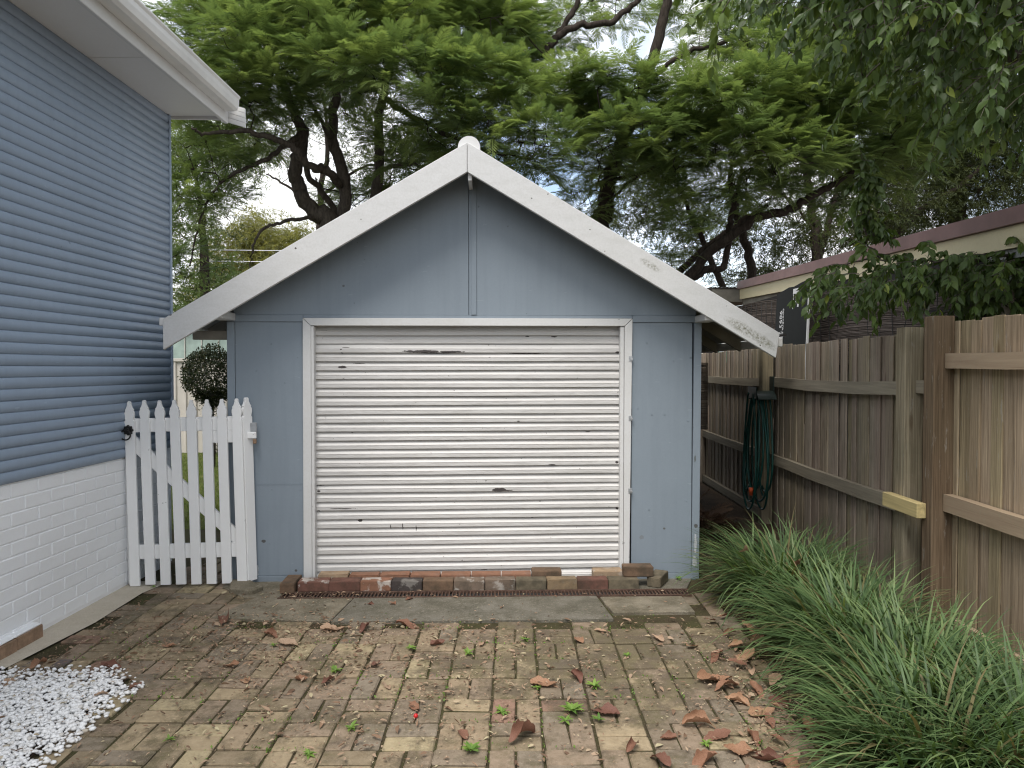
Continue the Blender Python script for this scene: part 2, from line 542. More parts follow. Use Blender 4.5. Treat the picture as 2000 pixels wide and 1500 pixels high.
def paver_mat(name, island):
    m = Mat(name)
    if island:
        rnd = m.node('ShaderNodeNewGeometry').outputs['Random Per Island']
    else:
        rnd = m.node('ShaderNodeObjectInfo').outputs['Random']
    tone = m.mix(1.0, m.ramp(rnd, PAVER_STOPS, 'CONSTANT'), (1.18, 1.15, 1.10, 1), 'MULTIPLY')
    pos = m.coord('Position')
    n1 = m.noise(pos, 16, 7, 0.7)
    c = m.mix(m.ramp(n1, [(0.35, 0.0), (0.75, 0.75)]), tone, m.mix(1.0, tone, (0.50, 0.47, 0.42, 1), 'MULTIPLY'))
    sep = m.node('ShaderNodeSeparateXYZ')
    m.link(pos, sep.inputs[0])
    ex = m.math('DIVIDE', m.math('SUBTRACT', sep.outputs['X'], 0.75), 1.35)
    ey = m.math('DIVIDE', m.math('SUBTRACT', sep.outputs['Y'], 4.05), 0.85)
    bias = m.math('SUBTRACT', 1.0, m.math('ADD', m.math('MULTIPLY', ex, ex), m.math('MULTIPLY', ey, ey)), True)
    moss = m.ramp(m.math('ADD', m.noise(pos, 3.4, 9, 0.78), m.math('MULTIPLY', bias, 0.13)), [(0.47, 0.0), (0.60, 1.0)])
    c = m.mix(m.math('MULTIPLY', moss, 0.80), c, m.mix(m.ramp(m.noise(pos, 7, 6, 0.7), [(0.42, 0.0), (0.62, 1.0)]), (0.090, 0.070, 0.048, 1), (0.112, 0.098, 0.048, 1)))
    gr = m.noise(pos, 190, 3, 0.6)
    c = m.mix(m.math('MULTIPLY', m.ramp(gr, [(0.55, 0.0), (0.72, 1.0)]), 0.4), c, (0.34, 0.30, 0.22, 1))
    h = m.math('ADD', m.math('MULTIPLY', n1, 0.8), m.math('MULTIPLY', gr, 0.35))
    m.bump(h, 0.6, 0.006)
    return m.finish(c, 0.9, 0.2)


M['paver'] = paver_mat('paving_brick', False)
M['paver_field'] = paver_mat('paving_brick_field', True)


def soil(name, c1, c2, c3, s=1.0, blotch=0.0):
    m = Mat(name)
    pos = m.coord('Position')
    n = m.noise(pos, 4 * s, 9, 0.75)
    n2 = m.noise(pos, 90 * s, 4, 0.7)
    c = m.mix(m.ramp(n, [(0.4, 0.0), (0.62, 1.0)]), c1, c2)
    c = m.mix(m.ramp(n2, [(0.5, 0.0), (0.7, 0.8)]), c, c3)
    if blotch:
        bl = m.ramp(m.noise(pos, 5.5, 7, 0.72), [(0.44, 0.0), (0.60, 1.0)])
        c = m.mix(m.math('MULTIPLY', bl, blotch), c, (0.060, 0.056, 0.036, 1))
        pl = m.ramp(m.noise(pos, 11, 6, 0.7), [(0.58, 0.0), (0.66, 1.0)])
        c = m.mix(m.math('MULTIPLY', pl, blotch * 0.6), c, tuple(min(1, x * 1.5) for x in c3[:3]) + (1,))
    m.bump(m.math('ADD', n, n2), 0.8, 0.012)
    return m.finish(c, 0.95, 0.1)


M['joint'] = soil('mossy_joint_sand', (0.062, 0.048, 0.030, 1), (0.060, 0.062, 0.024, 1), (0.13, 0.105, 0.065, 1))
M['soil'] = soil('leafy_soil', (0.060, 0.042, 0.028, 1), (0.085, 0.060, 0.040, 1), (0.16, 0.11, 0.07, 1))
M['grass_ground'] = soil('lawn_ground', (0.075, 0.085, 0.025, 1), (0.10, 0.13, 0.03, 1), (0.16, 0.14, 0.07, 1))
M['cement_strip'] = soil('sandy_cement', (0.58, 0.52, 0.42, 1), (0.50, 0.44, 0.34, 1), (0.64, 0.58, 0.49, 1))
M['concrete_dark'] = soil('dark_weathered_concrete', (0.185, 0.170, 0.138, 1), (0.145, 0.132, 0.100, 1), (0.29, 0.265, 0.215, 1), 1.0, 0.5)
M['concrete_tan'] = soil('tan_weathered_concrete', (0.25, 0.22, 0.165, 1), (0.20, 0.17, 0.12, 1), (0.34, 0.30, 0.23, 1), 1.0, 0.5)


def pebble_mat():
    m = Mat('white_pebble')
    r = m.node('ShaderNodeNewGeometry').outputs['Random Per Island']
    c = m.ramp(r, [(0.0, (0.60, 0.57, 0.52, 1)), (0.12, (0.74, 0.73, 0.71, 1)), (0.5, (0.84, 0.84, 0.83, 1)), (0.96, (0.80, 0.79, 0.77, 1)), (1.0, (0.42, 0.35, 0.24, 1))])
    return m.finish(c, 0.6, 0.3)


M['pebble'] = pebble_mat()


def loose_brick_mat(name, col, paintmark=0.0, soot=0.0):
    m = Mat(name)
    v = m.coord('Object', (1, 1, 1), True)
    n = m.noise(v, 18, 7, 0.7)
    c = m.mix(m.ramp(n, [(0.35, 0.0), (0.7, 0.8)]), col, tuple(x * 0.55 for x in col[:3]) + (1,))
    if paintmark:
        p = m.ramp(m.noise(v, 9, 5, 0.6), [(0.54, 0.0), (0.60, 1.0)])
        c = m.mix(m.math('MULTIPLY', p, paintmark), c, (0.62, 0.58, 0.52, 1))
    if soot:
        p = m.ramp(m.noise(v, 7, 5, 0.7), [(0.42, 0.0), (0.62, 1.0)])
        c = m.mix(m.math('MULTIPLY', p, soot), c, (0.045, 0.042, 0.030, 1))
    m.bump(m.noise(v, 90, 4, 0.7), 0.5, 0.004)
    return m.finish(c, 0.88, 0.2)


# ================================================================== GROUND
me = mesh_from([(-900, -900, -0.04), (900, -900, -0.04), (900, 900, -0.04), (-900, 900, -0.04)], [(0, 1, 2, 3)], 'ground')
tag(add('ground', me, M['soil']), kind='structure')


def sheet(name, x0, x1, y0, y1, z, mat, parent=None):
    return add(name, mesh_from([(x0, y0, z), (x1, y0, z), (x1, y1, z), (x0, y1, z)], [(0, 1, 2, 3)], name), mat, parent)


drive = tag(sheet('driveway', -3.05, 1.9, -1.5, 5.75, -0.010, M['joint']), kind='structure')
lawn = tag(sheet('lawn', -9, -2.15, 7.35, 14.5, -0.012, M['grass_ground']), kind='structure')
path = tag(sheet('garden_path', -3.6, -2.2, 5.75, 7.35, -0.014, M['joint']), kind='structure')
strip = mesh_from([(-2.98, 3.9, 0.004), (-2.80, 3.9, 0.004), (-2.72, 4.6, 0.004), (-2.73, 5.2, 0.004), (-2.66, 5.5, 0.004), (-2.97, 5.5, 0.004)], [(0, 1, 2, 3, 4, 5)], 'cement_strip')
tag(add('cement_strip', strip, M['cement_strip']), kind='structure')
bed = mesh_from([(1.52, 5.4, 0.006), (1.46, 4.2, 0.006), (1.36, 3.3, 0.006), (1.25, 2.5, 0.006), (1.2, 0.5, 0.006), (2.75, 0.5, 0.006), (2.75, 12, 0.006), (1.52, 12, 0.006)], [(0, 1, 2, 3, 4, 5, 6, 7)], 'garden_bed')
tag(add('garden_bed', bed, M['soil']), kind='structure')

# ---- paving bricks (basket weave)
CELL = 0.240
variants_u = []
for k in range(6):
    variants_u.append(box_mesh(-0.1142, 0.1142, -0.0550, 0.0550, -0.05, 0.0, 0.006, 1, 0.0022))
brick_spots = []
for ix in range(-14, 9):
    for iy in range(7, 31):
        cx, cy = ix * CELL + 0.02, iy * CELL + 0.06
        vert = (ix + iy) % 2 == 0
        for s in (-1, 1):
            if vert:
                brick_spots.append((cx + s * CELL / 4, cy, math.pi / 2))
            else:
                brick_spots.append((cx, cy + s * CELL / 4, 0.0))


def brick_ok(x, y):
    if x < -2.62 + (0.10 if y > 5.0 else 0) * 0: return False
    if x > 1.26 + 0.11 * (y - 2.5): return False
    if y < 2.2: return False
    if y < 3.84 and x < -1.97: return False          # gravel bed
    if y > 4.56 and -1.86 < x < 1.26: return False     # apron
    if x >= 1.26: return y < 5.2
    if y > 5.62 : return -2.95 < x < -2.25 and y < 7.3
    return True


spots = [b for b in brick_spots if brick_ok(b[0], b[1])]
extra = []
for k in range(7):                                   # soldier course beside the gravel
    extra.append((-1.975, 3.72 - k * 0.236, math.pi / 2 * 1.0))
for k in range(10):                                   # and between the cement strip and the weave
    extra.append((-2.68 + 0.0, 3.95 + k * 0.0, 0.0)) if k == 0 else None
spots = [s for s in spots if not (s[0] < -1.90 and s[1] < 3.84)] + [e for e in extra if e]


def view_area(x, y):
    return 1.0 / (y ** 3)


def in_frame(x, y):
    z = 0
    return abs(x) / y < 0.74 and y > 2.72


spots.sort(key=lambda s: -(view_area(s[0], s[1]) if in_frame(s[0], s[1]) else 0))
near, rest = spots[:298], spots[298:]
for (x, y, a) in near:
    me = variants_u[rng.randrange(6)]
    o = add('paving_brick', me, M['paver'], drive, (x + rng.uniform(-.003, .003), y + rng.uniform(-.003, .003), rng.uniform(-0.004, 0.006)),
            (rng.gauss(0, 0.010), rng.gauss(0, 0.010), a + rng.gauss(0, 0.018)))
sp = Soup()
for (x, y, a) in rest:
    me = variants_u[rng.randrange(6)]
    mt = Matrix.Translation((x, y, rng.uniform(-.003, .004))) @ Matrix.Rotation(a + rng.gauss(0, .015), 4, 'Z')
    sp.put([mt @ v.co for v in me.vertices], [tuple(p.vertices) for p in me.polygons])
tag(sp.obj('paving_field', M['paver_field'], drive), kind='stuff')

# ---- white pebbles
def blob_mesh(seed, sub=1):
    bm = bmesh.new()
    bmesh.ops.create_icosphere(bm, subdivisions=sub, radius=1.0)
    r_ = random.Random(seed)
    for v in bm.verts:
        v.co *= r_.uniform(0.78, 1.12)
    vs_ = [v.co.copy() for v in bm.verts]
    fs = [tuple(v.index for v in f.verts) for f in bm.faces]
    bm.free()
    return vs_, fs


sheet_g = tag(sheet('gravel_bed', -2.95, -2.06, 0.5, 3.84, -0.004, M['soil']), kind='structure')
blobs = [blob_mesh(k) for k in range(6)]
sp = Soup()
for k in range(9000):
    x, y = rng.uniform(-2.95, -1.92), rng.uniform(2.5, 3.90)
    edge = max(0, (x + 2.12) / 0.20) + max(0, (y - 3.66) / 0.24)
    if rng.random() < edge * 0.85:
        continue
    s = rng.uniform(0.0055, 0.0140)
    v, f = blobs[rng.randrange(6)]
    mt = Matrix.Translation((x, y, rng.uniform(0.0, 0.018))) @ Matrix.Rotation(rng.uniform(0, 6.28), 4, 'Z') @ Matrix.Rotation(rng.uniform(-.5, .5), 4, 'X') @ Matrix.Diagonal((s * 1.35, s, s * 0.75, 1))
    sp.put([mt @ q for q in v], f)
tag(sp.obj('white_gravel', M['pebble'], None, True), 'loose white pebbles filling the bed at lower left', 'gravel', kind='stuff')

# ================================================================== HOUSE
house = empty('house', (-3.03, 0, 0), R(-0.9))
tag(house, 'blue clad house with white painted brick base and boxed eaves', 'house')
HY1, HZ0, HZ1 = 6.10, 0.985, 3.82
wall = add('base_wall', box_mesh(-0.25, -0.006, -3.0, HY1 - 0.01, -0.04, HZ0 - 0.004), M['white_brick'], house)
core = add('cladding_wall', box_mesh(-0.25, -0.030, -3.0, HY1 - 0.012, HZ0, HZ1 + 0.05), M['blue_clad'], house)
box('rear_wall', -7.0, -0.26, HY1 - 0.2, HY1 - 0.02, 0, HZ1 + 0.05, M['blue_clad'], house)
# bricks of the base, stretcher bond
CH = 0.0868
bricks_u = [box_mesh(-0.055, 0.0, -0.1155, 0.1155, -0.0395, 0.0395, 0.0035, 1, 0.0011) for _ in range(5)]
ncourse = 11
for c in range(ncourse):
    z = HZ0 - 0.052 - c * CH
    off = 0.12 if c % 2 else 0.0
    y = HY1 - 0.12 - off
    while y > 2.3:
        add('brick', bricks_u[rng.randrange(5)], M['white_brick'], wall, (rng.uniform(-.0008, .0012), y, z), (0, rng.gauss(0, .003), rng.gauss(0, .004)))
        y -= 0.2395
    if off:
        add('brick', box_mesh(-0.055, 0.0, -0.056, 0.056, -0.0395, 0.0395, 0.0035), M['white_brick'], wall, (0, HY1 - 0.06, z))
for k, yy in enumerate((4.25, 4.02, 3.79, 3.55, 3.31)):
    add('footing_brick', box_mesh(-0.05, 0.062, -0.113, 0.113, -0.045, 0.045, 0.006, 1, 0.003), M['bare_footing'], wall, (0.0, yy, 0.035))
    add('footing_paint', box_mesh(-0.03, 0.055, -0.114, 0.114, 0.0, 0.012, 0.004, 1, 0.002), M['white_brick'], wall, (0.0, yy, 0.079))
# convex cladding boards
nb = 41
pitch_b = (HZ1 - HZ0) / nb
prof = []
for i in range(9):
    t = i / 8
    prof.append((0.004 + 0.017 * math.sin(math.pi * (0.04 + 0.90 * t)) ** 0.75, t * pitch_b))
prof = [(-0.02, 0.0)] + prof + [(-0.02, pitch_b)]
# the lower lip stands proud, the top tucks under the next board


def board_mesh(y0, y1):
    vs_, fs = [], []
    ys = np.linspace(y0, y1, 14)
    for y in ys:
        w = 0.0006 * math.sin(y * 5.1)
        for (x, z) in prof:
            vs_.append((x + w, y, z))
    n = len(prof)
    for i in range(len(ys) - 1):
        for k in range(n - 1):
            fs.append((i * n + k, i * n + k + 1, (i + 1) * n + k + 1, (i + 1) * n + k))
    fs.append(tuple(range(n)))
    fs.append(tuple(reversed(range((len(ys) - 1) * n, len(ys) * n))))
    bm = bmesh.new()
    me_ = mesh_from(vs_, fs, 'board', True)
    bm.from_mesh(me_)
    bmesh.ops.recalc_face_normals(bm, faces=bm.faces)
    bm.to_mesh(me_)
    bm.free()
    return me_


bmesh_board = board_mesh(-3.0, HY1 - 0.022)
for k in range(nb):
    add('cladding_board', bmesh_board, M['blue_clad'], core, (rng.uniform(-.0006, .0006), 0, HZ0 + k * pitch_b), (rng.gauss(0, .00012), 0, 0))
box('corner_trim', -0.03, 0.024, HY1 - 0.020, HY1 + 0.012, HZ0, HZ1, M['blue_clad'], house, 0.004)
box('corner_brick_face', -0.25, -0.002, HY1 - 0.009, HY1 - 0.001, 0.0, HZ0, M['white_brick'], house, 0.001)
# eaves
OV = 0.47
for y0, y1 in ((-3.0, 3.2), (3.205, 4.98), (4.985, HY1 + 0.03)):
    box('soffit_sheet', -0.02, OV - 0.02, y0, y1, HZ1, HZ1 + 0.008, M['soffit'], house, 0.001)
box('fascia_board', OV - 0.02, OV + 0.012, -3.0, HY1 + 0.09, HZ1 - 0.045, HZ1 + 0.15, M['white_trim'], house, 0.004)
gpoly = [(OV + 0.014, HZ1 + 0.040), (OV + 0.095, HZ1 + 0.040), (OV + 0.120, HZ1 + 0.058), (OV + 0.130, HZ1 + 0.10), (OV + 0.130, HZ1 + 0.135), (OV + 0.142, HZ1 + 0.150), (OV + 0.142, HZ1 + 0.162),
         (OV + 0.124, HZ1 + 0.162), (OV + 0.122, HZ1 + 0.10), (OV + 0.100, HZ1 + 0.062), (OV + 0.020, HZ1 + 0.050), (OV + 0.020, HZ1 + 0.150), (OV + 0.014, HZ1 + 0.150)]
add('gutter', prism_mesh(gpoly, -3.0, HY1 + 0.03), M['gutter'], house)
add('gutter_end', prism_mesh(gpoly[:8], HY1 + 0.03, HY1 + 0.034), M['gutter'], house)
# roof slope rising away from the eave, and the rear barge board
SL = math.tan(R(17))
add('roof', prism_mesh([(OV + 0.03, HZ1 + 0.152), (-3.6, HZ1 + 0.152 + SL * (3.6 + OV)), (-7.7, HZ1 + 0.152), (-7.7, HZ1 + 0.19), (-3.6, HZ1 + 0.19 + SL * (3.6 + OV)), (OV + 0.03, HZ1 + 0.19)], -3.0, HY1 + 0.12), M['roof_sheet'], house)
xt = OV + 0.155
for i in range(4):
    a, b = 0.165 * i / 4, 0.165 * (i + 1) / 4 - 0.003
    add('barge_board', prism_mesh([(xt, HZ1 - 0.075 + a), (xt, HZ1 - 0.075 + b), (-3.6, HZ1 - 0.075 + b + SL * (3.6 + xt)), (-3.6, HZ1 - 0.075 + a + SL * (3.6 + xt))], HY1 + 0.092, HY1 + 0.115), M['white_trim'], house)
add('eave_end_panel', prism_mesh([(0.0, HZ1 - 0.02), (OV - 0.022, HZ1 - 0.03), (OV - 0.022, HZ1 + 0.14), (0.0, HZ1 + 0.26)], HY1 + 0.035, HY1 + 0.05), M['soffit'], house)

# ================================================================== GARAGE
GX, GY, GR = -0.35, 5.55, R(1.6)
garage = empty('garage', (GX, GY, 0), GR)
tag(garage, 'blue grey gabled garage with white barge boards and a roller door', 'garage')


def g_world(x, y, z=0):
    c, s = math.cos(GR), math.sin(GR)
    dx, dy = x - GX, y - GY
    return Vector((GX + c * dx - s * dy, GY + s * dx + c * dy, z))


def gl(x):          # a photograph-plane X at the wall, as garage-local x
    return x - GX


WL, WR = gl(-2.195), gl(1.475)
DL, DR = gl(-1.535), gl(0.850)        # door opening
FL, FR = gl(-1.612), gl(0.938)        # frame outer edge
ZH = 2.050                            # frame top
APX, APZ = gl(-0.336), 3.314          # roof apex (outer top edge of barge)
TLX, TLZ = gl(-2.545), 2.020          # left tail
TRX, TRZ = gl(1.985), 1.925           # right tail
sL, sR = (APZ - TLZ) / (APX - TLX), (APZ - TRZ) / (TRX - APX)
BD = 0.216                            # vertical depth of the barge
BY = -0.31                            # barge plane in front of the wall


def roof_z(x):
    return APZ - (APX - x) * sL if x < APX else APZ - (x - APX) * sR


# wall sheets (front)
T = 0.02
def wallpoly(name, poly, y0=-T, y1=0.0, mat='blue_wall'):
    return add(name, prism_mesh(poly, y0, y1, 0.0015), M[mat], garage)


zb = 2.075
top = lambda x: roof_z(x) - 0.03
wallpoly('gable_sheet', [(WL + 0.05, zb), (APX - 0.002, zb), (APX - 0.002, top(APX)), (WL + 0.05, top(WL + 0.05))])
wallpoly('gable_sheet', [(APX + 0.002, zb), (WR - 0.03, zb), (WR - 0.03, top(WR - 0.03)), (APX + 0.002, top(APX))])
wallpoly('wall_sheet', [(WL + 0.06, 0.765), (FL - 0.001, 0.765), (FL - 0.001, 2.02), (WL + 0.06, 2.02)])
wallpoly('wall_sheet', [(WL + 0.06, 0.05), (FL - 0.001, 0.05), (FL - 0.001, 0.759), (WL + 0.06, 0.759)])
wallpoly('wall_sheet', [(FR + 0.001, 0.05), (WR - 0.06, 0.05), (WR - 0.06, 2.02), (FR + 0.001, 2.02)])
wallpoly('joint_strip', [(WL + 0.065, 0.7585), (FL - 0.004, 0.7585), (FL - 0.004, 0.7655), (WL + 0.065, 0.7655)], -T - 0.0025, -T + 0.001)
wallpoly('base_strip', [(WL + 0.02, -0.02), (FL - 0.002, -0.02), (FL - 0.002, 0.048), (WL + 0.02, 0.048)], -T - 0.006, 0)
wallpoly('base_strip', [(FR + 0.002, -0.02), (WR - 0.02, -0.02), (WR - 0.02, 0.048), (FR + 0.002, 0.048)], -T - 0.004, 0)
# cover battens
wallpoly('cover_batten', [(WL + 0.002, 2.022), (FL - 0.002, 2.022), (FL - 0.002, 2.074), (WL + 0.002, 2.074)], -T - 0.010, 0)
wallpoly('cover_batten', [(FR + 0.002, 2.022), (WR - 0.002, 2.022), (WR - 0.002, 2.074), (FR + 0.002, 2.074)], -T - 0.010, 0)
wallpoly('cover_batten', [(FL, ZH + 0.002), (FR, ZH + 0.002), (FR, 2.074), (FL, 2.074)], -T - 0.003, 0)
wallpoly('cover_batten', [(APX + 0.02, 2.078), (APX + 0.06, 2.078), (APX + 0.06, APZ - 0.12), (APX + 0.02, APZ - 0.10)], -T - 0.010, -T)
wallpoly('corner_batten', [(WL, 0.0), (WL + 0.058, 0.0), (WL + 0.058, 2.020), (WL, 2.020)], -T - 0.010, 0.03)
wallpoly('corner_batten', [(WR - 0.058, 0.0), (WR, 0.0), (WR + 0.012, 2.020), (WR - 0.046, 2.020)], -T - 0.010, 0.03)
# side and rear walls
box('side_wall', WL + 0.005, WL + 0.04, 0.031, 4.9, 0, 2.05, M['blue_wall'], garage, 0.001)
box('side_wall', WR - 0.04, WR - 0.005, 0.031, 4.9, 0, 2.05, M['blue_wall'], garage, 0.001)
wallpoly('rear_wall', [(WL + 0.041, 0), (WR - 0.041, 0), (WR - 0.041, top(WR)), (APX, top(APX)), (WL + 0.041, top(WL))], 4.85, 4.9)
# screw heads on the sheets
nail = box_mesh(-0.006, 0.006, -0.003, 0.0, -0.006, 0.006, 0.0025)
for (x, z) in ((FL - 0.03, 0.72), (FL - 0.035, 0.10), (WL + 0.33, 0.72), (FL - 0.25, 1.85), (WL + 0.31, 0.30), (FR + 0.12, 1.86), (FR + 0.33, 1.72), (WR - 0.09, 1.25), (WR - 0.10, 0.62), (FR + 0.05, 1.35),
               (FR + 0.16, 1.30), (FR + 0.26, 1.30), (WL + 0.22, 1.64), (FR + 0.14, 0.55)):
    add('screw', nail, M['blue_wall'], garage, (x, -T, z))
# door frame: mitred boards
fy0, fy1 = -T - 0.022, 0.0
add('frame_head', prism_mesh([(FL, ZH), (FR, ZH), (FR - 0.062, ZH - 0.058), (FL + 0.062, ZH - 0.058)], fy0, fy1, 0.002), M['white_trim'], garage)
add('frame_jamb', prism_mesh([(FL - 0.001, ZH - 0.003), (FL + 0.060, ZH - 0.060), (FL + 0.058, 0.0), (FL - 0.006, 0.0)], fy0, fy1, 0.002), M['white_trim'], garage)
add('frame_jamb', prism_mesh([(FR + 0.001, ZH - 0.003), (FR - 0.060, ZH - 0.060), (FR - 0.062, 0.0), (FR - 0.018, 0.0)], fy0, fy1, 0.002), M['white_trim'], garage)
box('frame_reveal', FL + 0.059, DL + 0.004, -0.032, 0.16, 0, ZH - 0.062, M['white_trim'], garage, 0.002)
box('frame_reveal', DR - 0.004, FR - 0.064, -0.032, 0.16, 0, ZH - 0.062, M['white_trim'], garage, 0.002)
box('frame_reveal', DL + 0.005, DR - 0.005, 0.02, 0.16, ZH - 0.030, ZH - 0.010, M['white_trim'], garage, 0.002)
bolt = box_mesh(-0.011, 0.011, -0.016, 0.0, -0.011, 0.011, 0.005, 2)
for z in (1.735, 1.270, 0.700):
    add('bolt', bolt, M['zinc'], garage, (FR - 0.008, fy0, z))
    add('washer', box_mesh(-0.014, 0.014, -0.003, 0.0, -0.020, 0.020, 0.001), M['zinc'], garage, (FR - 0.013, fy0, z + 0.002))


# roller door
def door_mat():
    m = Mat('flaking_white_door_paint')
    pos = m.coord('Object')
    v = m.coord('Position')
    col = (0.600, 0.585, 0.562, 1)
    grime = m.ramp(m.noise(m.coord('Position', (0.6, 1, 6)), 3.0, 6, 0.65), [(0.45, 0.0), (0.8, 1.0)])
    c = m.mix(m.math('MULTIPLY', grime, 0.30), col, (0.44, 0.42, 0.38, 1))
    fine = m.ramp(m.noise(m.coord('Position', (1, 1, 2)), 60, 4, 0.7), [(0.55, 0.0), (0.78, 1.0)])
    c = m.mix(m.math('MULTIPLY', fine, 0.22), c, (0.48, 0.45, 0.40, 1))
    sep = m.node('ShaderNodeSeparateXYZ')
    m.link(v, sep.inputs[0])
    jag = m.noise(m.coord('Position', (1, 1, 1)), 38, 6, 0.75)
    jj = m.math('MULTIPLY', m.math('SUBTRACT', jag, 0.5), 3.2)
    total = None
    chips = [(-0.705, 1.795, 0.150, 0.011), (-0.47, 1.792, 0.11, 0.008), (-0.60, 1.783, 0.13, 0.004), (-1.325, 1.672, 0.038, 0.010), (0.10, 1.778, 0.16, 0.004), (-1.33, 1.783, 0.01, 0.005), (-1.335, 1.81, 0.008, 0.006), (-1.30, 1.825, 0.03, 0.003),
             (-0.10, 0.705, 0.060, 0.016), (-0.045, 0.700, 0.05, 0.005), (0.315, 0.900, 0.036, 0.007), (-1.505, 0.746, 0.035, 0.005), (-1.515, 0.70, 0.014, 0.008), (-1.515, 0.545, 0.012, 0.007), (-1.33, 0.562, 0.11, 0.004),
             (-1.195, 0.465, 0.018, 0.010), (-0.955, 0.415, 0.004, 0.022), (-0.86, 0.42, 0.004, 0.03), (-0.755, 0.405, 0.004, 0.026), (-0.22, 0.07, 0.03, 0.005), (-1.2, 1.70, 0.05, 0.0035), (0.33, 1.912, 0.025, 0.006), (0.12, 1.915, 0.018, 0.006),
             (0.83, 0.92, 0.014, 0.010), (0.835, 0.55, 0.010, 0.010), (0.05, 1.245, 0.010, 0.005), (0.60, 1.16, 0.018, 0.004), (0.835, 1.79, 0.02, 0.007)]
    for (cx, cz, rx, rz) in chips:
        dx = m.math('DIVIDE', m.math('SUBTRACT', sep.outputs['X'], cx), rx)
        dz = m.math('DIVIDE', m.math('SUBTRACT', sep.outputs['Z'], cz), rz)
        d = m.math('ADD', m.math('MULTIPLY', dx, dx), m.math('MULTIPLY', dz, dz))
        d = m.math('LESS_THAN', m.math('ADD', d, jj), 0.85)
        total = d if total is None else m.math('MAXIMUM', total, d)
    dots = m.ramp(m.noise(v, 34, 2, 0.4), [(0.755, 0.0), (0.77, 1.0)])
    line = m.math('MULTIPLY', m.ramp(m.noise(m.coord('Position', (4, 1, 60)), 3.0, 5, 0.7), [(0.70, 0.0), (0.72, 1.0)]), 0.45)
    total = m.math('MAXIMUM', total, m.math('MULTIPLY', dots, 0.6))
    total = m.math('MAXIMUM', total, line)
    c = m.mix(total, c, (0.062, 0.052, 0.050, 1))
    m.bump(m.noise(m.coord('Position', (1, 1, 2.5)), 5, 4, 0.6), 0.35, 0.03)
    return m.finish(c, 0.45, 0.4)


M['door'] = door_mat()
door = add('roller_door', box_mesh(DL - 0.02, DR + 0.02, 0.060, 0.075, 0.0, ZH), M['door'], garage)
NS = 29
DZ1 = 1.985
ps = DZ1 / NS
nx = 40


def slat_mesh(dz, dy):
    prof_ = [(0.024, ps), (0.019, ps * 0.90), (0.006, ps * 0.66), (0.001, ps * 0.56), (-0.004, ps * 0.48), (-0.002, ps * 0.44), (-0.002, ps * 0.07), (0.001, ps * 0.015), (0.024, ps * 0.0)]
    vs_, fs = [], []
    n = len(prof_)
    for i in range(nx + 1):
        t = i / nx
        x = DL + (DR - DL) * t
        wob = 0.0007 * math.sin(x * 7 + dz * 40) + 0.6 * dy * math.sin(x * 3.1 + dz * 9)
        sag = 0.0008 * math.sin(x * 2.3 + dz * 13)
        for (y, z) in prof_:
            vs_.append((x, y + wob, z + sag))
    for i in range(nx):
        for k in range(n - 1):
            fs.append((i * n + k, (i + 1) * n + k, (i + 1) * n + k + 1, i * n + k + 1))
    return vs_, fs


slat_vars = []
for k in range(4):
    v, f = slat_mesh(k * 0.37, 0.0010)
    me = mesh_from(v, f, 'slat')
    me.update()
    slat_vars.append(me)
for k in range(NS):
    tilt = 0.0
    dzx = (1 - k / (NS - 1))
    add('slat', slat_vars[k % 4], M['door'], door, (0, 0.025 + (0.012 if k >= NS - 2 else 0), k * ps + 0.004 + rng.uniform(-.002, .002)), (0, R(0.45) - R(0.9) * 0.55 + dzx * R(-0.45), 0))
box('bottom_rail', DL + 0.003, DR - 0.003, 0.006, 0.05, 0.002, 0.042, M['door'], door, 0.004)

# barge boards, roof, ridge, gutters
def barge(x0, z0, x1, z1, name='barge_board', right=False):
    if right:
        poly = [(x0, z0), (x1, z1), (x1 - 0.028, z1 - BD * 0.86), (x0, z0 - BD)]
    else:
        poly = [(x0, z0), (x0, z0 - BD), (x1, z1 - BD * 1.03), (x1, z1)]
    return add(name, prism_mesh(poly, BY - 0.016, BY + 0.016, 0.003), M['barge'], garage)


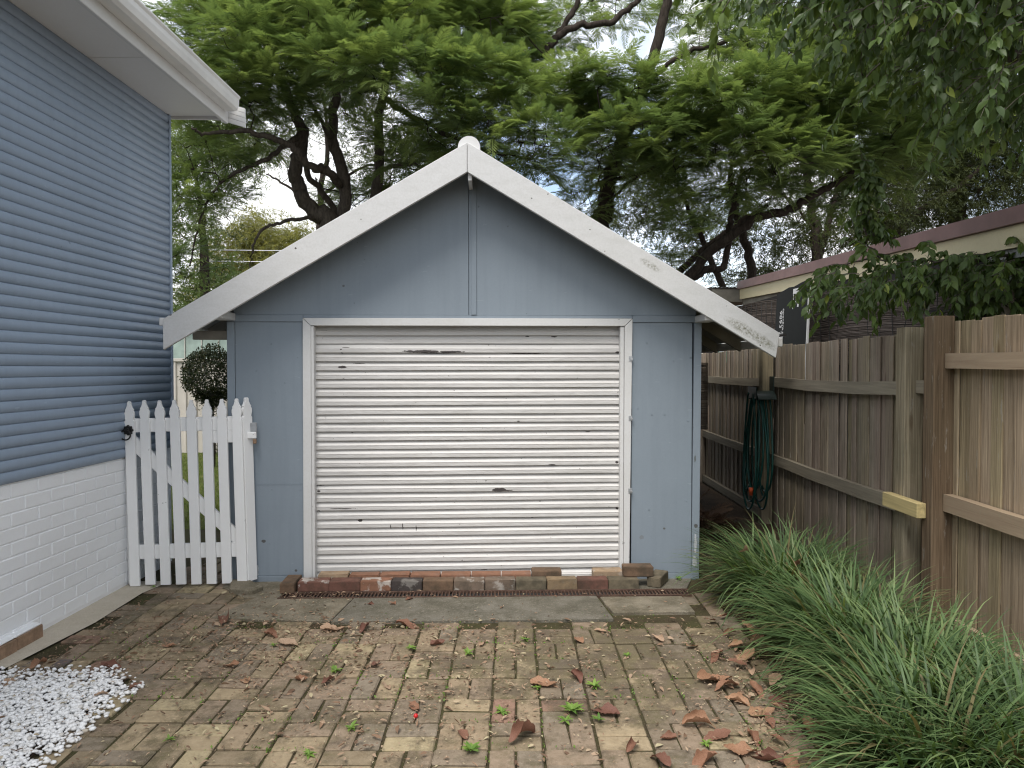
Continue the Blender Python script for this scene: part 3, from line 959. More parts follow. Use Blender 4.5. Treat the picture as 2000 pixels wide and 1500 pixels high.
def barge_mat():
    m = Mat('weathered_white_barge_paint')
    v = m.coord('Position')
    col = (0.64, 0.64, 0.63, 1)
    fine = m.ramp(m.noise(v, 75, 5, 0.75), [(0.40, 0.0), (0.80, 1.0)])
    streak = m.ramp(m.noise(m.coord('Position', (1.2, 1, 4)), 5, 6, 0.7), [(0.45, 0.0), (0.85, 1.0)])
    c = m.mix(m.math('MULTIPLY', fine, 0.28), col, (0.33, 0.32, 0.29, 1))
    c = m.mix(m.math('MULTIPLY', streak, 0.35), c, (0.40, 0.40, 0.36, 1))
    dots = m.ramp(m.noise(v, 27, 1, 0.3), [(0.80, 0.0), (0.81, 1.0)])
    c = m.mix(dots, c, (0.10, 0.09, 0.08, 1))
    sep = m.node('ShaderNodeSeparateXYZ')
    m.link(v, sep.inputs[0])
    spot = None
    for (cx, cz, rx, rz) in ((1.72, 1.955, 0.16, 0.05), (1.02, 2.425, 0.085, 0.032), (1.86, 1.87, 0.12, 0.05)):
        sl = m.math('ADD', m.math('SUBTRACT', sep.outputs['Z'], cz), m.math('MULTIPLY', m.math('SUBTRACT', sep.outputs['X'], cx), 0.55))
        dx = m.math('DIVIDE', m.math('SUBTRACT', sep.outputs['X'], cx), rx)
        dz = m.math('DIVIDE', sl, rz)
        d = m.math('SUBTRACT', 1.0, m.math('ADD', m.math('MULTIPLY', dx, dx), m.math('MULTIPLY', dz, dz)), True)
        spot = d if spot is None else m.math('MAXIMUM', spot, d)
    patch = m.math('MULTIPLY', spot, m.ramp(m.noise(v, 60, 5, 0.75), [(0.40, 0.0), (0.62, 1.0)]))
    c = m.mix(m.math('MULTIPLY', patch, 0.95, True), c, (0.13, 0.125, 0.060, 1))
    m.bump(m.noise(v, 85, 5, 0.7), 0.2, 0.003)
    return m.finish(c, 0.6, 0.3)


M['barge'] = barge_mat()
barge(APX - 0.0015, APZ, TLX, TLZ)
barge(APX + 0.0015, APZ, TRX, TRZ, right=True)
RTOP = 0.012
add('roof_sheet', prism_mesh([(APX, APZ - 0.035), (TLX + 0.01, TLZ - 0.035 + 0.005), (TLX + 0.01, TLZ - 0.012), (APX, APZ - 0.012)], BY + 0.017, 5.1), M['roof_sheet'], garage)
add('roof_sheet', prism_mesh([(APX + 0.001, APZ - 0.035), (TRX - 0.01, TRZ - 0.035 + 0.005), (TRX - 0.01, TRZ - 0.012), (APX + 0.001, APZ - 0.012)], BY + 0.017, 5.1), M['roof_sheet'], garage)
cap = [(0.082 * math.cos(R(a)), 0.082 * math.sin(R(a))) for a in range(-35, 216, 10)]
add('ridge_cap', prism_mesh([(APX + 0.012 + x, APZ - 0.025 + z) for x, z in cap], BY + 0.02, 5.1), M['white_trim'], garage)
box('ridge_end', APX + 0.004, APX + 0.032, BY + 0.018, -T - 0.001, APZ - 0.27, APZ - 0.10, M['white_trim'], garage, 0.002)
# outrigger blocks and eave rafters
box('outrigger', WL - 0.06, WL + 0.068, BY + 0.017, -T - 0.011, 2.030, 2.085, M['white_trim'], garage, 0.004)
box('outrigger', WR - 0.045, WR + 0.07, BY + 0.017, -T - 0.011, 2.020, 2.072, M['white_trim'], garage, 0.004)
for yy in (0.45, 1.1, 1.75, 2.4, 3.05, 3.7, 4.35):
    for side in (-1, 1):
        xa, xb = (TLX + 0.02, WL) if side < 0 else (WR, TRX - 0.02)
        add('rafter_tail', prism_mesh([(xa, roof_z(xa) - 0.13), (xb, roof_z(xb) - 0.13), (xb, roof_z(xb) - 0.037), (xa, roof_z(xa) - 0.037)], yy, yy + 0.04), M['carport_grey'], garage)
box('eave_beam', TLX + 0.06, WL - 0.001, 0.04, 0.075, 1.885, 1.955, M['carport_grey'], garage, 0.002)
box('eave_gutter', TLX - 0.045, TLX + 0.008, BY + 0.02, 5.1, TLZ - 0.045, TLZ + 0.012, M['gutter'], garage, 0.006)
box('eave_gutter', TRX - 0.005, TRX + 0.055, BY + 0.06, 5.1, TRZ - 0.10, TRZ - 0.03, M['gutter'], garage, 0.006)

add('added_shade_awning', prism_mesh([(TRX - 0.02, 1.925), (TRX + 0.60, 1.965), (TRX + 0.60, 1.985), (TRX - 0.02, 1.945)], 1.0, 5.0), M['dark_void'], garage)  # awning guessed from the dark gap; near-black sheet added to deepen its shade

# ---- concrete apron, drain, loose bricks
apron = empty('concrete_apron', (0, 0, 0))
tag(apron, kind='structure')
def slab(name, pts, z0, z1, mat, parent, bev=0.004):
    bm = bmesh.new()
    a = [bm.verts.new((p.x, p.y, z1)) for p in pts]
    b = [bm.verts.new((p.x, p.y, z0)) for p in pts]
    bm.faces.new(a); bm.faces.new(list(reversed(b)))
    for i in range(len(pts)):
        j = (i + 1) % len(pts)
        bm.faces.new((a[i], b[i], b[j], a[j]))
    bmesh.ops.recalc_face_normals(bm, faces=bm.faces)
    bmesh.ops.bevel(bm, geom=list(bm.edges), offset=bev, segments=1, affect='EDGES')
    me_ = bpy.data.meshes.new(name)
    bm.to_mesh(me_); bm.free()
    return add(name, me_, mat, parent)


q = g_world
slab('slab', [q(-2.02, 4.72), q(-1.22, 4.64), q(-1.16, 5.10), q(-1.86, 5.14)], -0.05, 0.008, M['concrete_tan'], apron)
slab('slab', [q(-1.21, 4.62), q(0.645, 4.62), q(0.60, 5.09), q(-1.15, 5.09)], -0.05, 0.013, M['concrete_dark'], apron)
slab('slab', [q(0.66, 4.74), q(1.22, 4.74), q(1.22, 4.88), q(0.645, 4.88)], -0.05, 0.014, M['concrete_tan'], apron)
slab('slab', [q(0.64, 4.89), q(1.22, 4.89), q(1.22, 5.08), q(0.625, 5.08)], -0.05, 0.010, M['concrete_tan'], apron)
slab('slab', [q(-1.95, 5.15), q(-1.70, 5.15), q(-1.70, 5.60), q(-2.2, 5.60), q(-2.2, 5.40)], -0.05, 0.006, M['concrete_tan'], apron)
slab('threshold', [q(-1.68, 5.25), q(1.30, 5.25), q(1.45, 5.60), q(-1.69, 5.60)], -0.05, 0.003, M['concrete_dark'], apron)
slab('gate_footing', [q(-2.10, 5.26), q(-1.92, 5.20), q(-1.86, 5.30), q(-2.02, 5.47), q(-2.16, 5.47)], -0.03, 0.045, M['concrete_tan'], apron, 0.012)

drain = empty('drain_grate', q(-0.2, 5.17), GR)
tag(drain, 'rusty narrow channel drain grate running along the row of loose bricks', 'drain')
add('channel', box_mesh(-1.5, 1.5, -0.062, 0.062, -0.05, -0.006), M['dark_void'], drain)
for s in (-1, 1):
    add('edge_bar', box_mesh(-1.5, 1.5, s * 0.064 - 0.007, s * 0.064 + 0.007, -0.03, 0.014, 0.002), M['rust'], drain)
sp = Soup()
for k in range(116):
    x = -1.488 + k * 0.0258
    me = box_mesh(x, x + 0.010, -0.057, 0.057, -0.012, 0.011, 0.002)
    sp.put([v.co.copy() for v in me.vertices], [tuple(p.vertices) for p in me.polygons])
    bpy.data.meshes.remove(me)
tag(sp.obj('cross_bars', M['rust'], drain), kind='stuff')

LB = {
    'dark_red': loose_brick_mat('dark_red_brick', (0.175, 0.088, 0.066, 1), 0.0, 0.6),
    'red_paint': loose_brick_mat('red_brick_with_mortar', (0.20, 0.100, 0.074, 1), 0.7, 0.35),
    'orange_paint': loose_brick_mat('orange_brick_with_mortar', (0.29, 0.145, 0.092, 1), 0.7, 0.3),
    'black': loose_brick_mat('blackened_brick', (0.070, 0.058, 0.054, 1), 0.25, 0.3),
    'brown': loose_brick_mat('brown_brick', (0.185, 0.120, 0.078, 1), 0.0, 0.65),
    'grey_paint': loose_brick_mat('grey_brown_brick_with_mortar', (0.20, 0.150, 0.112, 1), 0.45, 0.5),
    'tan': loose_brick_mat('tan_brick', (0.27, 0.195, 0.118, 1), 0.1, 0.5),
    'orange': loose_brick_mat('orange_brick', (0.29, 0.150, 0.095, 1), 0.05, 0.2),
    'cream': loose_brick_mat('cream_brick', (0.40, 0.29, 0.19, 1), 0.3, 0.2),
    'olive': loose_brick_mat('mossy_brick', (0.175, 0.145, 0.098, 1), 0.0, 0.6),
}
lb_mesh = [box_mesh(-0.1135, 0.1135, -0.054, 0.054, 0.0, 0.076, 0.005, 2, 0.0016) for _ in range(5)]
GB = 'loose bricks laid along the garage door sill'
def loose(x, y, z, mat, label, rz=0.0, tilt=0.0, short=1.0, name='loose_brick'):
    p = q(x, y, z)
    o = add(name, lb_mesh[rng.randrange(5)], LB[mat], None, p, (rng.gauss(0, .008), tilt + rng.gauss(0, .006), GR + rz + rng.gauss(0, .012)), (short, 1, 1))
    return tag(o, label, 'brick', GB)


front = [('dark_red', 'brown brick turned end-on at the left end of the front brick row'), ('red_paint', 'dark red brick with a white mortar patch, second from left in front row'),
         ('dark_red', 'dark red brick with sooty face, third from left in front row'), ('orange_paint', 'orange brick edged with white mortar, fourth from left in front row'),
         ('black', 'blackened brick next to the orange mortar-edged one in front row'), ('brown', 'dirty brown brick right of the blackened one in front row'),
         ('grey_paint', 'grey-brown brick with pale top, seventh from left in front row'), ('grey_paint', 'pale-topped grey brick with sooty face, eighth from left in front row'),
         ('olive', 'mossy olive brick, ninth from left in front row'), ('tan', 'tan brick, tenth from left in front row'),
         ('dark_red', 'reddish brick, second from the right end of front row'), ('olive', 'mossy tan brick at the right end of the front row')]
loose(-1.665, 5.335, 0.004, 'brown', front[0][1], R(90), 0, 1.0)
for k in range(11):
    m_, lab = front[k + 1]
    loose(-1.485 + k * 0.2315, 5.312 + rng.uniform(-.008, .008), 0.004, m_, lab, rng.gauss(0, 0.02))
loose(-1.365, 5.436, 0.020, 'cream', 'cream brick at the left end of the back brick row', 0.02)
for k in range(6):
    loose(-1.130 + k * 0.232, 5.432, 0.014, 'orange', ('orange brick behind the blackened one in back row', 'orange brick, third from left in back row', 'orange brick, fourth from left in back row', 'orange brick at the middle of the back row', 'orange brick right of middle in the back row', 'orange brick at the right end of the orange back row')[k])
loose(0.262, 5.440, 0.036, 'brown', 'brown brick set a little higher behind the mossy front bricks', 0.0)
loose(0.735, 5.440, 0.030, 'cream', 'pale brick half hidden under the raised brick by the right jamb', 0.0)
loose(0.955, 5.365, 0.082, 'brown', 'brown brick lying on top of the row by the right jamb', 0.01)
loose(1.120, 5.400, 0.004, 'olive', 'grey-brown brick turned askew beyond the right end of the row', R(62))

# ================================================================== GATE
gp = sight(372, 1142, 5.40)
gate = empty('picket_gate', (gp.x, 5.40, 0.02))
gate.rotation_euler = (0, R(-1.35), R(0.5))
tag(gate, 'white picket gate leaning between the house and the garage', 'gate')
def picket_poly(w, h):
    a = w / 2
    s = [(a, 0), (a, h - 0.150), (a * 0.80, h - 0.140), (a * 0.90, h - 0.125), (a * 1.0, h - 0.105), (a * 0.98, h - 0.085), (a * 0.80, h - 0.072), (a * 0.86, h - 0.062), (a * 0.62, h - 0.052), (a * 0.40, h - 0.030), (a * 0.34, h - 0.022), (a * 0.36, h - 0.012), (a * 0.20, h)]
    return s + [(-x, z) for x, z in reversed(s)]


GH = 1.405
pk = prism_mesh(picket_poly(0.074, GH), -0.010, 0.010, 0.0015)
for k in range(8):
    add('picket', pk, M['white_gate'], gate, (-0.407 + k * 0.1163, -0.024 + rng.uniform(-.001, .001), rng.uniform(-.004, .004)), (0, rng.gauss(0, .003), 0))
add('stile', prism_mesh(picket_poly(0.074, GH), -0.012, 0.012, 0.0015), M['white_gate'], gate, (-0.445, 0.030, 0.0), (0, 0, R(40)))
add('stile', prism_mesh(picket_poly(0.080, GH), -0.014, 0.014, 0.0015), M['white_gate'], gate, (0.462, 0.020, 0.004), (0, 0, R(58)))
box('top_rail', -0.400, 0.440, -0.0125, 0.020, 1.165, 1.270, M['white_gate'], gate, 0.003)
box('short_rail', 0.17, 0.440, -0.0125, 0.020, 1.070, 1.164, M['white_gate'], gate, 0.003)
box('bottom_rail', -0.395, 0.440, -0.0125, 0.020, 0.195, 0.305, M['white_gate'], gate, 0.003)
L_ = math.hypot(0.80, 0.86)
add('brace', box_mesh(-L_ / 2, L_ / 2, -0.012, 0.018, -0.046, 0.046, 0.003), M['white_gate'], gate, (0.0, 0.002, 0.70), (0, math.atan2(0.78, 0.80), 0))
# ring handle
hz, hx = 1.185, -0.410
ros = []
for i in range(40):
    a = 2 * math.pi * i / 40
    r = 0.036 + 0.005 * math.cos(8 * a)
    ros.append((hx + r * math.cos(a), hz + r * math.sin(a)))
han = add('handle', prism_mesh(ros, -0.052, -0.036, 0.003), M['black_iron'], gate)
add('handle_boss', prism_mesh([(hx + 0.018 * math.cos(R(a)), hz + 0.018 * math.sin(R(a))) for a in range(0, 360, 30)], -0.066, -0.052, 0.003), M['black_iron'], han)
tube('handle_ring', [(hx - 0.008 + 0.037 * math.cos(2 * math.pi * i / 28), -0.070, hz - 0.034 + 0.037 * math.sin(2 * math.pi * i / 28)) for i in range(28)], 0.0058, M['black_iron'], han, 6, True)
# latch on the garage side
box('latch_plate', 0.487, 0.535, 0.02, 0.028, 1.115, 1.215, M['zinc'], gate, 0.002)
box('latch_bar', 0.470, 0.535, -0.002, 0.019, 1.095, 1.145, M['white_gate'], gate, 0.004)
box('latch_block', 0.510, 0.535, -0.004, 0.016, 1.055, 1.092, M['bare_footing'], gate, 0.004)

# ================================================================== FENCES (right)
FX, FA = 2.653, R(-0.9)
old = empty('old_paling_fence', (FX, 0, 0), FA)
tag(old, 'old grey weathered paling fence beside the garage with hose hung on it', 'fence')
new = empty('newer_paling_fence', (FX, 0, 0), FA)
tag(new, 'newer brown paling fence with pine rails at the right edge', 'fence')
lap = 0
y = 4.49
top_of = lambda yy: 1.905 - 0.004 * (yy - 4.6)
while y < 12.6:
    w = rng.choice((0.072, 0.078, 0.085, 0.098, 0.10))
    h = top_of(y) + rng.gauss(0, 0.006)
    me = box_mesh(0.0, 0.012, -w / 2 - (0.020 if lap == 0 else -0.002), w / 2 + (0.020 if lap == 0 else -0.002), 0.0, h + 0.05, 0.003)
    lap = 1 - lap
    add('paling', me, M['paling_old'], old, (lap * 0.013 + rng.uniform(-0.002, 0.002), y + w / 2, -0.05), (rng.gauss(0, .0011), rng.gauss(0, .003), rng.gauss(0, .015)))
    y += w + rng.uniform(0.001, 0.004)
y = 4.425
while y > 0.8:
    w = rng.choice((0.092, 0.098, 0.10, 0.102))
    h = 1.945 + 0.006 * (4.4 - y) + rng.gauss(0, 0.007)
    me = box_mesh(0.0, 0.012, -w / 2 - (0.010 if lap == 0 else -0.002), w / 2 + (0.010 if lap == 0 else -0.002), 0.0, h + 0.05, 0.003)
    lap = 1 - lap
    add('paling', me, M['paling_new'], new, (lap * 0.013 + rng.uniform(-0.002, 0.002), y - w / 2, -0.05), (rng.gauss(0, .002), rng.gauss(0, .003), rng.gauss(0, .02)))
    y -= w + rng.uniform(0.0005, 0.003)
# posts
box('post', -0.125, -0.002, 4.700, 4.815, -0.1, 1.935, M['paling_old'], old, 0.004)
box('post', -0.120, -0.002, 7.52, 7.63, -0.1, 1.90, M['paling_old'], old, 0.004)
box('post', -0.120, -0.002, 10.3, 10.41, -0.1, 1.88, M['paling_old'], old, 0.004)
box('post', -0.128, -0.002, 4.365, 4.478, -0.1, 1.985, M['post_new'], new, 0.004)
box('post', -0.128, -0.002, 1.60, 1.71, -0.1, 1.96, M['post_new'], new, 0.004)


def sag_rail(name, y0, y1, z0, z1, x0, x1, sag, mat, parent):
    n = 14
    vs_, fs = [], []
    for i in range(n + 1):
        t = i / n
        yy = y0 + (y1 - y0) * t
        d = sag * 4 * t * (1 - t) + 0.002 * math.sin(yy * 7)
        for (x, z) in ((x0, z0), (x1, z0), (x1, z1), (x0, z1)):
            vs_.append((x, yy, z - d))
    for i in range(n):
        for k in range(4):
            fs.append((i * 4 + k, i * 4 + (k + 1) % 4, (i + 1) * 4 + (k + 1) % 4, (i + 1) * 4 + k))
    fs += [(3, 2, 1, 0), tuple(n * 4 + k for k in range(4))]
    bm = bmesh.new()
    me_ = mesh_from(vs_, fs, name)
    bm.from_mesh(me_); bmesh.ops.recalc_face_normals(bm, faces=bm.faces); bm.to_mesh(me_); bm.free()
    return add(name, me_, mat, parent)


sag_rail('rail', 4.50, 4.698, 1.50, 1.585, -0.055, -0.004, 0, M['rail_old'], old)
sag_rail('rail', 4.818, 7.515, 1.478, 1.575, -0.050, -0.004, 0.02, M['rail_old'], old)
sag_rail('rail', 7.635, 10.295, 1.47, 1.56, -0.050, -0.004, 0.012, M['rail_old'], old)
sag_rail('rail', 4.818, 7.515, 0.665, 0.765, -0.050, -0.004, 0.012, M['rail_old'], old)
sag_rail('rail', 7.635, 10.295, 0.68, 0.77, -0.050, -0.004, 0.01, M['rail_old'], old)
sag_rail('rail', 7.635, 10.295, 0.03, 0.12, -0.050, -0.004, 0.0, M['rail_old'], old)
tag(box('repair_block', -0.185, -0.127, 4.43, 4.86, 0.720, 0.815, M['pine_new'], old, 0.004), 'fresh yellow pine block nailed on the old post')
sag_rail('rail', 4.480, 4.560, 1.665, 1.755, -0.060, -0.004, 0, M['rail_new'], new)
sag_rail('rail', 1.715, 4.362, 1.660, 1.752, -0.062, -0.004, 0.004, M['rail_new'], new)
sag_rail('rail', 1.715, 4.362, 0.780, 0.885, -0.062, -0.004, 0.003, M['rail_new'], new)
sag_rail('plinth_board', 1.715, 4.30, 0.0, 0.135, -0.040, -0.004, 0, M['rail_new'], new)
nb_mesh = box_mesh(-0.004, 0.0, -0.004, 0.004, -0.004, 0.004, 0.001)

# ---- hose on its hanger
hx0, hy0 = FX + 0.0159 * 7.45 - 0.20, 7.42
hang = empty('hose_hanger', (hx0 + 0.14, hy0, 1.36))
tag(hang, 'dark green plastic hose hanger screwed to the fence rail', 'hanger')
box('back_plate', 0.0, 0.012, -0.06, 0.06, 0.0, 0.22, M['hanger'], hang, 0.004)
sad = [(0.17 * math.cos(R(a)), 0.13 * math.sin(R(a))) for a in range(20, 161, 10)]
vs_, fs = [], []
for (yy, zz) in sad:
    for (x, k) in ((-0.19, 1.0), (0.0, 1.0), (0.0, 0.86), (-0.19, 0.86)):
        vs_.append((x, yy * k, zz * k - 0.06))
for i in range(len(sad) - 1):
    for k in range(4):
        fs.append((i * 4 + k, i * 4 + (k + 1) % 4, (i + 1) * 4 + (k + 1) % 4, (i + 1) * 4 + k))
fs += [(3, 2, 1, 0), tuple((len(sad) - 1) * 4 + k for k in range(4))]
add('saddle', mesh_from(vs_, fs), M['hanger'], hang)
add('front_lip', box_mesh(-0.205, -0.192, -0.13, 0.13, -0.01, 0.11, 0.004), M['hanger'], hang)

hose = empty('garden_hose', (hx0, hy0, 0.15))
tag(hose, 'coiled dark green garden hose hanging on the old fence', 'hose')
pts = []
nl, per = 7, 44
for i in range(nl * per + 1):
    a = 2 * math.pi * i / per
    loop = i / per
    k = loop / nl
    wv = 0.165 + 0.10 * (0.5 + 0.5 * math.sin(loop * 2.1)) * (0.5 - 0.5 * math.cos(a))
    hgt = 0.56 + 0.05 * math.sin(loop * 1.7 + 0.4)
    zc = 1.255 - hgt
    yy = wv * math.sin(a) * (0.85 + 0.35 * (0.5 - 0.5 * math.cos(a)))
    zz = zc + hgt * math.cos(a)
    xx = -0.10 + 0.20 * k + 0.02 * math.sin(a * 1.0 + loop)
    pts.append((xx, yy, zz + 0.0))
tube('hose_coil', pts, 0.0105, M['hose'], hose, 7)
tube('connector', [(-0.10, -0.10, 0.20), (-0.10, -0.10, 0.23), (-0.10, -0.10, 0.232), (-0.10, -0.10, 0.28)], [0.020, 0.020, 0.024, 0.022], M['orange_plastic'], hose, 10)
tube('hose_tail', [(-0.10, -0.10, 0.27), (-0.10, -0.05, 0.30), (-0.09, 0.06, 0.22), (-0.08, 0.13, 0.3), (-0.06, 0.17, 0.5)], 0.0105, M['hose'], hose, 7)

# ================================================================== NEIGHBOUR'S CARPORT, SCREEN, SIGNS
NX = 3.38
carport = empty('neighbour_carport', (NX, 0, 0), R(-0.9))
tag(carport, 'neighbouring carport roof edge with brown gutter above cream fascia', 'carport')
YA, YB = 2.2, 10.95
zl = lambda yy: 2.745 + (yy - 4.7) * 0.040          # top of the gutter


def long_prism(name, x0, x1, a0, a1, mat, y0=YA, y1=YB):
    vs_ = []
    for yy in (y0, y1):
        for (x, d) in ((x0, a0), (x1, a0), (x1, a1), (x0, a1)):
            vs_.append((x, yy, zl(yy) + d))
    fs = [(0, 1, 2, 3), (7, 6, 5, 4), (0, 4, 5, 1), (1, 5, 6, 2), (2, 6, 7, 3), (3, 7, 4, 0)]
    return add(name, mesh_from(vs_, fs, name), mat, carport)


for k in range(4):
    ya, yb = YA + (YB - YA) * k / 4, YA + (YB - YA) * (k + 1) / 4 - 0.004
    long_prism('gutter', -0.09, 0.02, -0.115, 0.0, M['carport_brown'], ya, yb)
long_prism('fascia_board', -0.05, 0.015, -0.27, -0.118, M['carport_cream'])
long_prism('eave_lining', -0.02, 0.10, -0.335, -0.273, M['carport_soffit'], YA, 7.0)
long_prism('beam', 0.0, 0.06, -0.37, -0.275, M['carport_grey'], 7.0, YB)
long_prism('roof', 0.03, 3.2, -0.03, 0.01, M['roof_sheet'])
for yy in (5.02, 5.32, 8.3, 10.7):
    box('post', 0.0, 0.085, yy, yy + 0.085, -0.02, zl(yy) - 0.36, M['carport_grey'], carport, 0.004)
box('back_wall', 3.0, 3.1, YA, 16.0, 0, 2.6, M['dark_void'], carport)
lowroof = empty('low_shed_roof', (3.45, 11.0, 0))
tag(lowroof, 'grey corrugated low roof end beyond the carport', 'roof')
vs_, fs = [], []
for i in range(61):
    x = -0.35 + i * 0.03
    for yy, zz in ((0.05, 2.92), (5.0, 3.05)):
        vs_.append((x, yy, zz + 0.012 * math.cos(i * math.pi)))
for i in range(60):
    fs.append((2 * i, 2 * i + 2, 2 * i + 3, 2 * i + 1))
add('sheet', mesh_from(vs_, fs), M['roof_sheet'], lowroof)
box('end_board', -0.33, 1.4, 0.09, 0.13, 2.70, 2.90, M['carport_grey'], lowroof)

screen = empty('reed_screen', (NX - 0.06, 0, 0), R(-0.9))
tag(screen, 'brown woven reed screen hanging behind the old fence under the carport', 'screen')
sp = Soup()
zz = 1.72
while zz < 2.80:
    y0 = 5.15
    y1 = 13.2
    pts, n = [], 12
    ph = rng.uniform(0, 6)
    for i in range(n + 1):
        yy = y0 + (y1 - y0) * i / n
        zt = zl(yy) - 0.36
        z_ = 1.70 + (zz - 1.72) / 1.08 * (zt - 1.70)
        belly = 0.03 * math.sin(yy * 2.0) * math.sin((zz - 1.7) * 3)
        pts.append((rng.uniform(-.004, .004) - belly, yy, z_ + 0.012 * math.sin(yy * 1.9 + 1) + rng.uniform(-.006, .006)))
    v, f = tube_arrays(pts, rng.uniform(0.0035, 0.0065), 4)
    sp.put(v, f)
    zz += 0.0105
tag(sp.obj('reeds', M['reed'], screen), kind='stuff')
for k in range(36):
    yy = 5.25 + k * 0.22
    tube('tie_wire', [(-0.022 + rng.uniform(-.006, .004), yy + rng.uniform(-.03, .03), 1.72 + t * (zl(yy) - 0.38 - 1.72)) for t in (0, .2, .4, .6, .8, 1)], 0.0035, M['wire'], screen, 4)
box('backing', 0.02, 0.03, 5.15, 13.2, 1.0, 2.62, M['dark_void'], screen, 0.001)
roll = empty('reed_offcut', (2.35, 8.95, 0.9))
tag(roll, 'dark strip of reed matting hanging in the gap behind the garage corner', 'matting')
sp = Soup()
for k in range(70):
    v, f = tube_arrays([(-0.12, 0, 0.012 * k), (0.0, rng.uniform(-.01, .01), 0.012 * k + rng.uniform(-.004, .004)), (0.12, 0, 0.012 * k)], 0.0055, 4)
    sp.put(v, f)
tag(sp.obj('reeds', M['reed'], roll), kind='stuff')

sign = empty('sign_board', (NX - 0.26, 8.05, 1.50), R(-0.9))
sign.rotation_euler = (R(1.5), R(1.5), R(-1.5))
tag(sign, 'tall black sign board with white phone number leaning on the reed screen', 'sign')
add('board', prism_mesh([(-0.47, 0.0), (0.52, 0.0), (0.53, 1.12), (0.30, 1.10), (0.10, 1.075), (-0.05, 1.08), (-0.2, 1.06), (-0.44, 1.03)], -0.009, 0.009, 0.001), M['sign_black'], sign, (0, 0, 0), (0, 0, R(-90)))
add('board_edge', box_mesh(-0.013, 0.011, -0.540, -0.526, 0.0, 1.125, 0.001), M['sign_white'], sign)


def text_mesh(s, size, mat, parent, loc, name):
    cu = bpy.data.curves.new(name, 'FONT')
    cu.body = s
    cu.size = size
    cu.extrude = 0.001
    cu.align_x = 'LEFT'
    tmp = bpy.data.objects.new('tmp', cu)
    COL.objects.link(tmp)
    bpy.context.view_layer.update()
    me_ = bpy.data.meshes.new_from_object(tmp.evaluated_get(bpy.context.evaluated_depsgraph_get()))
    bpy.data.objects.remove(tmp)
    o = add(name, me_, mat, parent)
    # text x -> down, text y -> towards the viewer along the fence, normal -> out of the board
    mt = Matrix(((0, 0, -1, loc[0]), (0, -1, 0, loc[1]), (-1, 0, 0, loc[2]), (0, 0, 0, 1)))
    o.matrix_local = mt
    return o


text_mesh('9893 778', 0.105, M['sign_white'], sign, (-0.012, 0.30, 0.83), 'phone_number')
text_mesh('openlire.com', 0.075, M['sign_white'], sign, (-0.012, 0.205, 0.85), 'web_address')
mk = box_mesh(-0.013, -0.0095, -0.085, 0.085, -0.028, 0.028, 0.0005)
add('logo', mk, M['sign_white'], sign, (0, -0.18, 1.02))
for yy, ln in ((-0.07, 0.12), (0.0, 0.09), (0.07, 0.135)):
    add('logo_leg', box_mesh(-0.013, -0.0095, -0.006, 0.006, -ln, 0.0, 0.0005), M['sign_white'], sign, (0, -0.18 + yy, 0.99))
    add('logo_foot', box_mesh(-0.013, -0.0095, -0.018, 0.018, -ln - 0.028, -ln, 0.0005), M['sign_white'], sign, (0, -0.18 + yy, 0.99))
sg = empty('small_green_sign', (NX - 0.16, 10.65, 1.75), R(-0.9))
tag(sg, 'small green and white sign showing above the fence behind the garage corner', 'sign')
box('panel', -0.004, 0.004, -0.10, 0.46, 0.0, 0.40, M['sign_green'], sg, 0.001)
box('white_block', -0.008, -0.0045, 0.0, 0.40, 0.165, 0.225, M['sign_white'], sg, 0.0005)
for yy in (0.02, 0.13, 0.21, 0.34):
    box('white_bar', -0.008, -0.0045, yy, yy + 0.04, 0.226, 0.30, M['sign_white'], sg, 0.0005)

# ================================================================== BACK YARD (left gap)
bf = empty('steel_back_fence', (-6.2, 14.0, 0))
tag(bf, 'beige ribbed steel fence at the far end of the back lawn', 'fence')
for k in range(3):
    px0 = -1.0 + k * 2.38
    vs_, fs = [], []
    xs, ys = [], []
    x = px0
    while x < px0 + 2.3:
        for dx, dy in ((0.0, 0.0), (0.13, 0.0), (0.150, -0.03), (0.18, -0.03), (0.20, 0.0)):
            xs.append(x + dx); ys.append(dy)
        x += 0.20
    for a, b in zip(xs, ys):
        vs_ += [(a, b, 0.0), (a, b, 1.80)]
    for i in range(len(xs) - 1):
        fs.append((2 * i, 2 * i + 2, 2 * i + 3, 2 * i + 1))
    add('panel', mesh_from(vs_, fs), M['beige_steel'], bf)
    box('top_rail', px0, px0 + 2.32, -0.045, 0.02, 1.80, 1.86, M['beige_steel'], bf, 0.004)
    box('post', px0 + 2.322, px0 + 2.375, -0.045, 0.02, 0, 1.88, M['beige_steel'], bf, 0.004)
shed = empty('green_shed', (-7.3, 15.2, 0))
tag(shed, 'pale green sheet shed showing over the beige steel fence', 'shed')
for k in range(6):
    box('wall_sheet', -0.4 + k * 0.36, -0.4 + k * 0.36 + 0.34, 0, 0.03, 0, 2.75, M['green_shed'], shed, 0.003)
    box('cover_strip', -0.4 + k * 0.36 + 0.342, -0.4 + k * 0.36 + 0.358, -0.02, 0.02, 0, 2.75, M['beige_steel'], shed, 0.002)
box('eave', -0.6, 2.0, -0.25, 0.3, 2.76, 2.80, M['dark_void'], shed, 0.004)


# ---- leaf scatter engine
def set_tint(me_, arr):
    at = me_.attributes.new('tint', 'FLOAT', 'POINT')
    at.data.foreach_set('value', np.asarray(arr, dtype=np.float32))


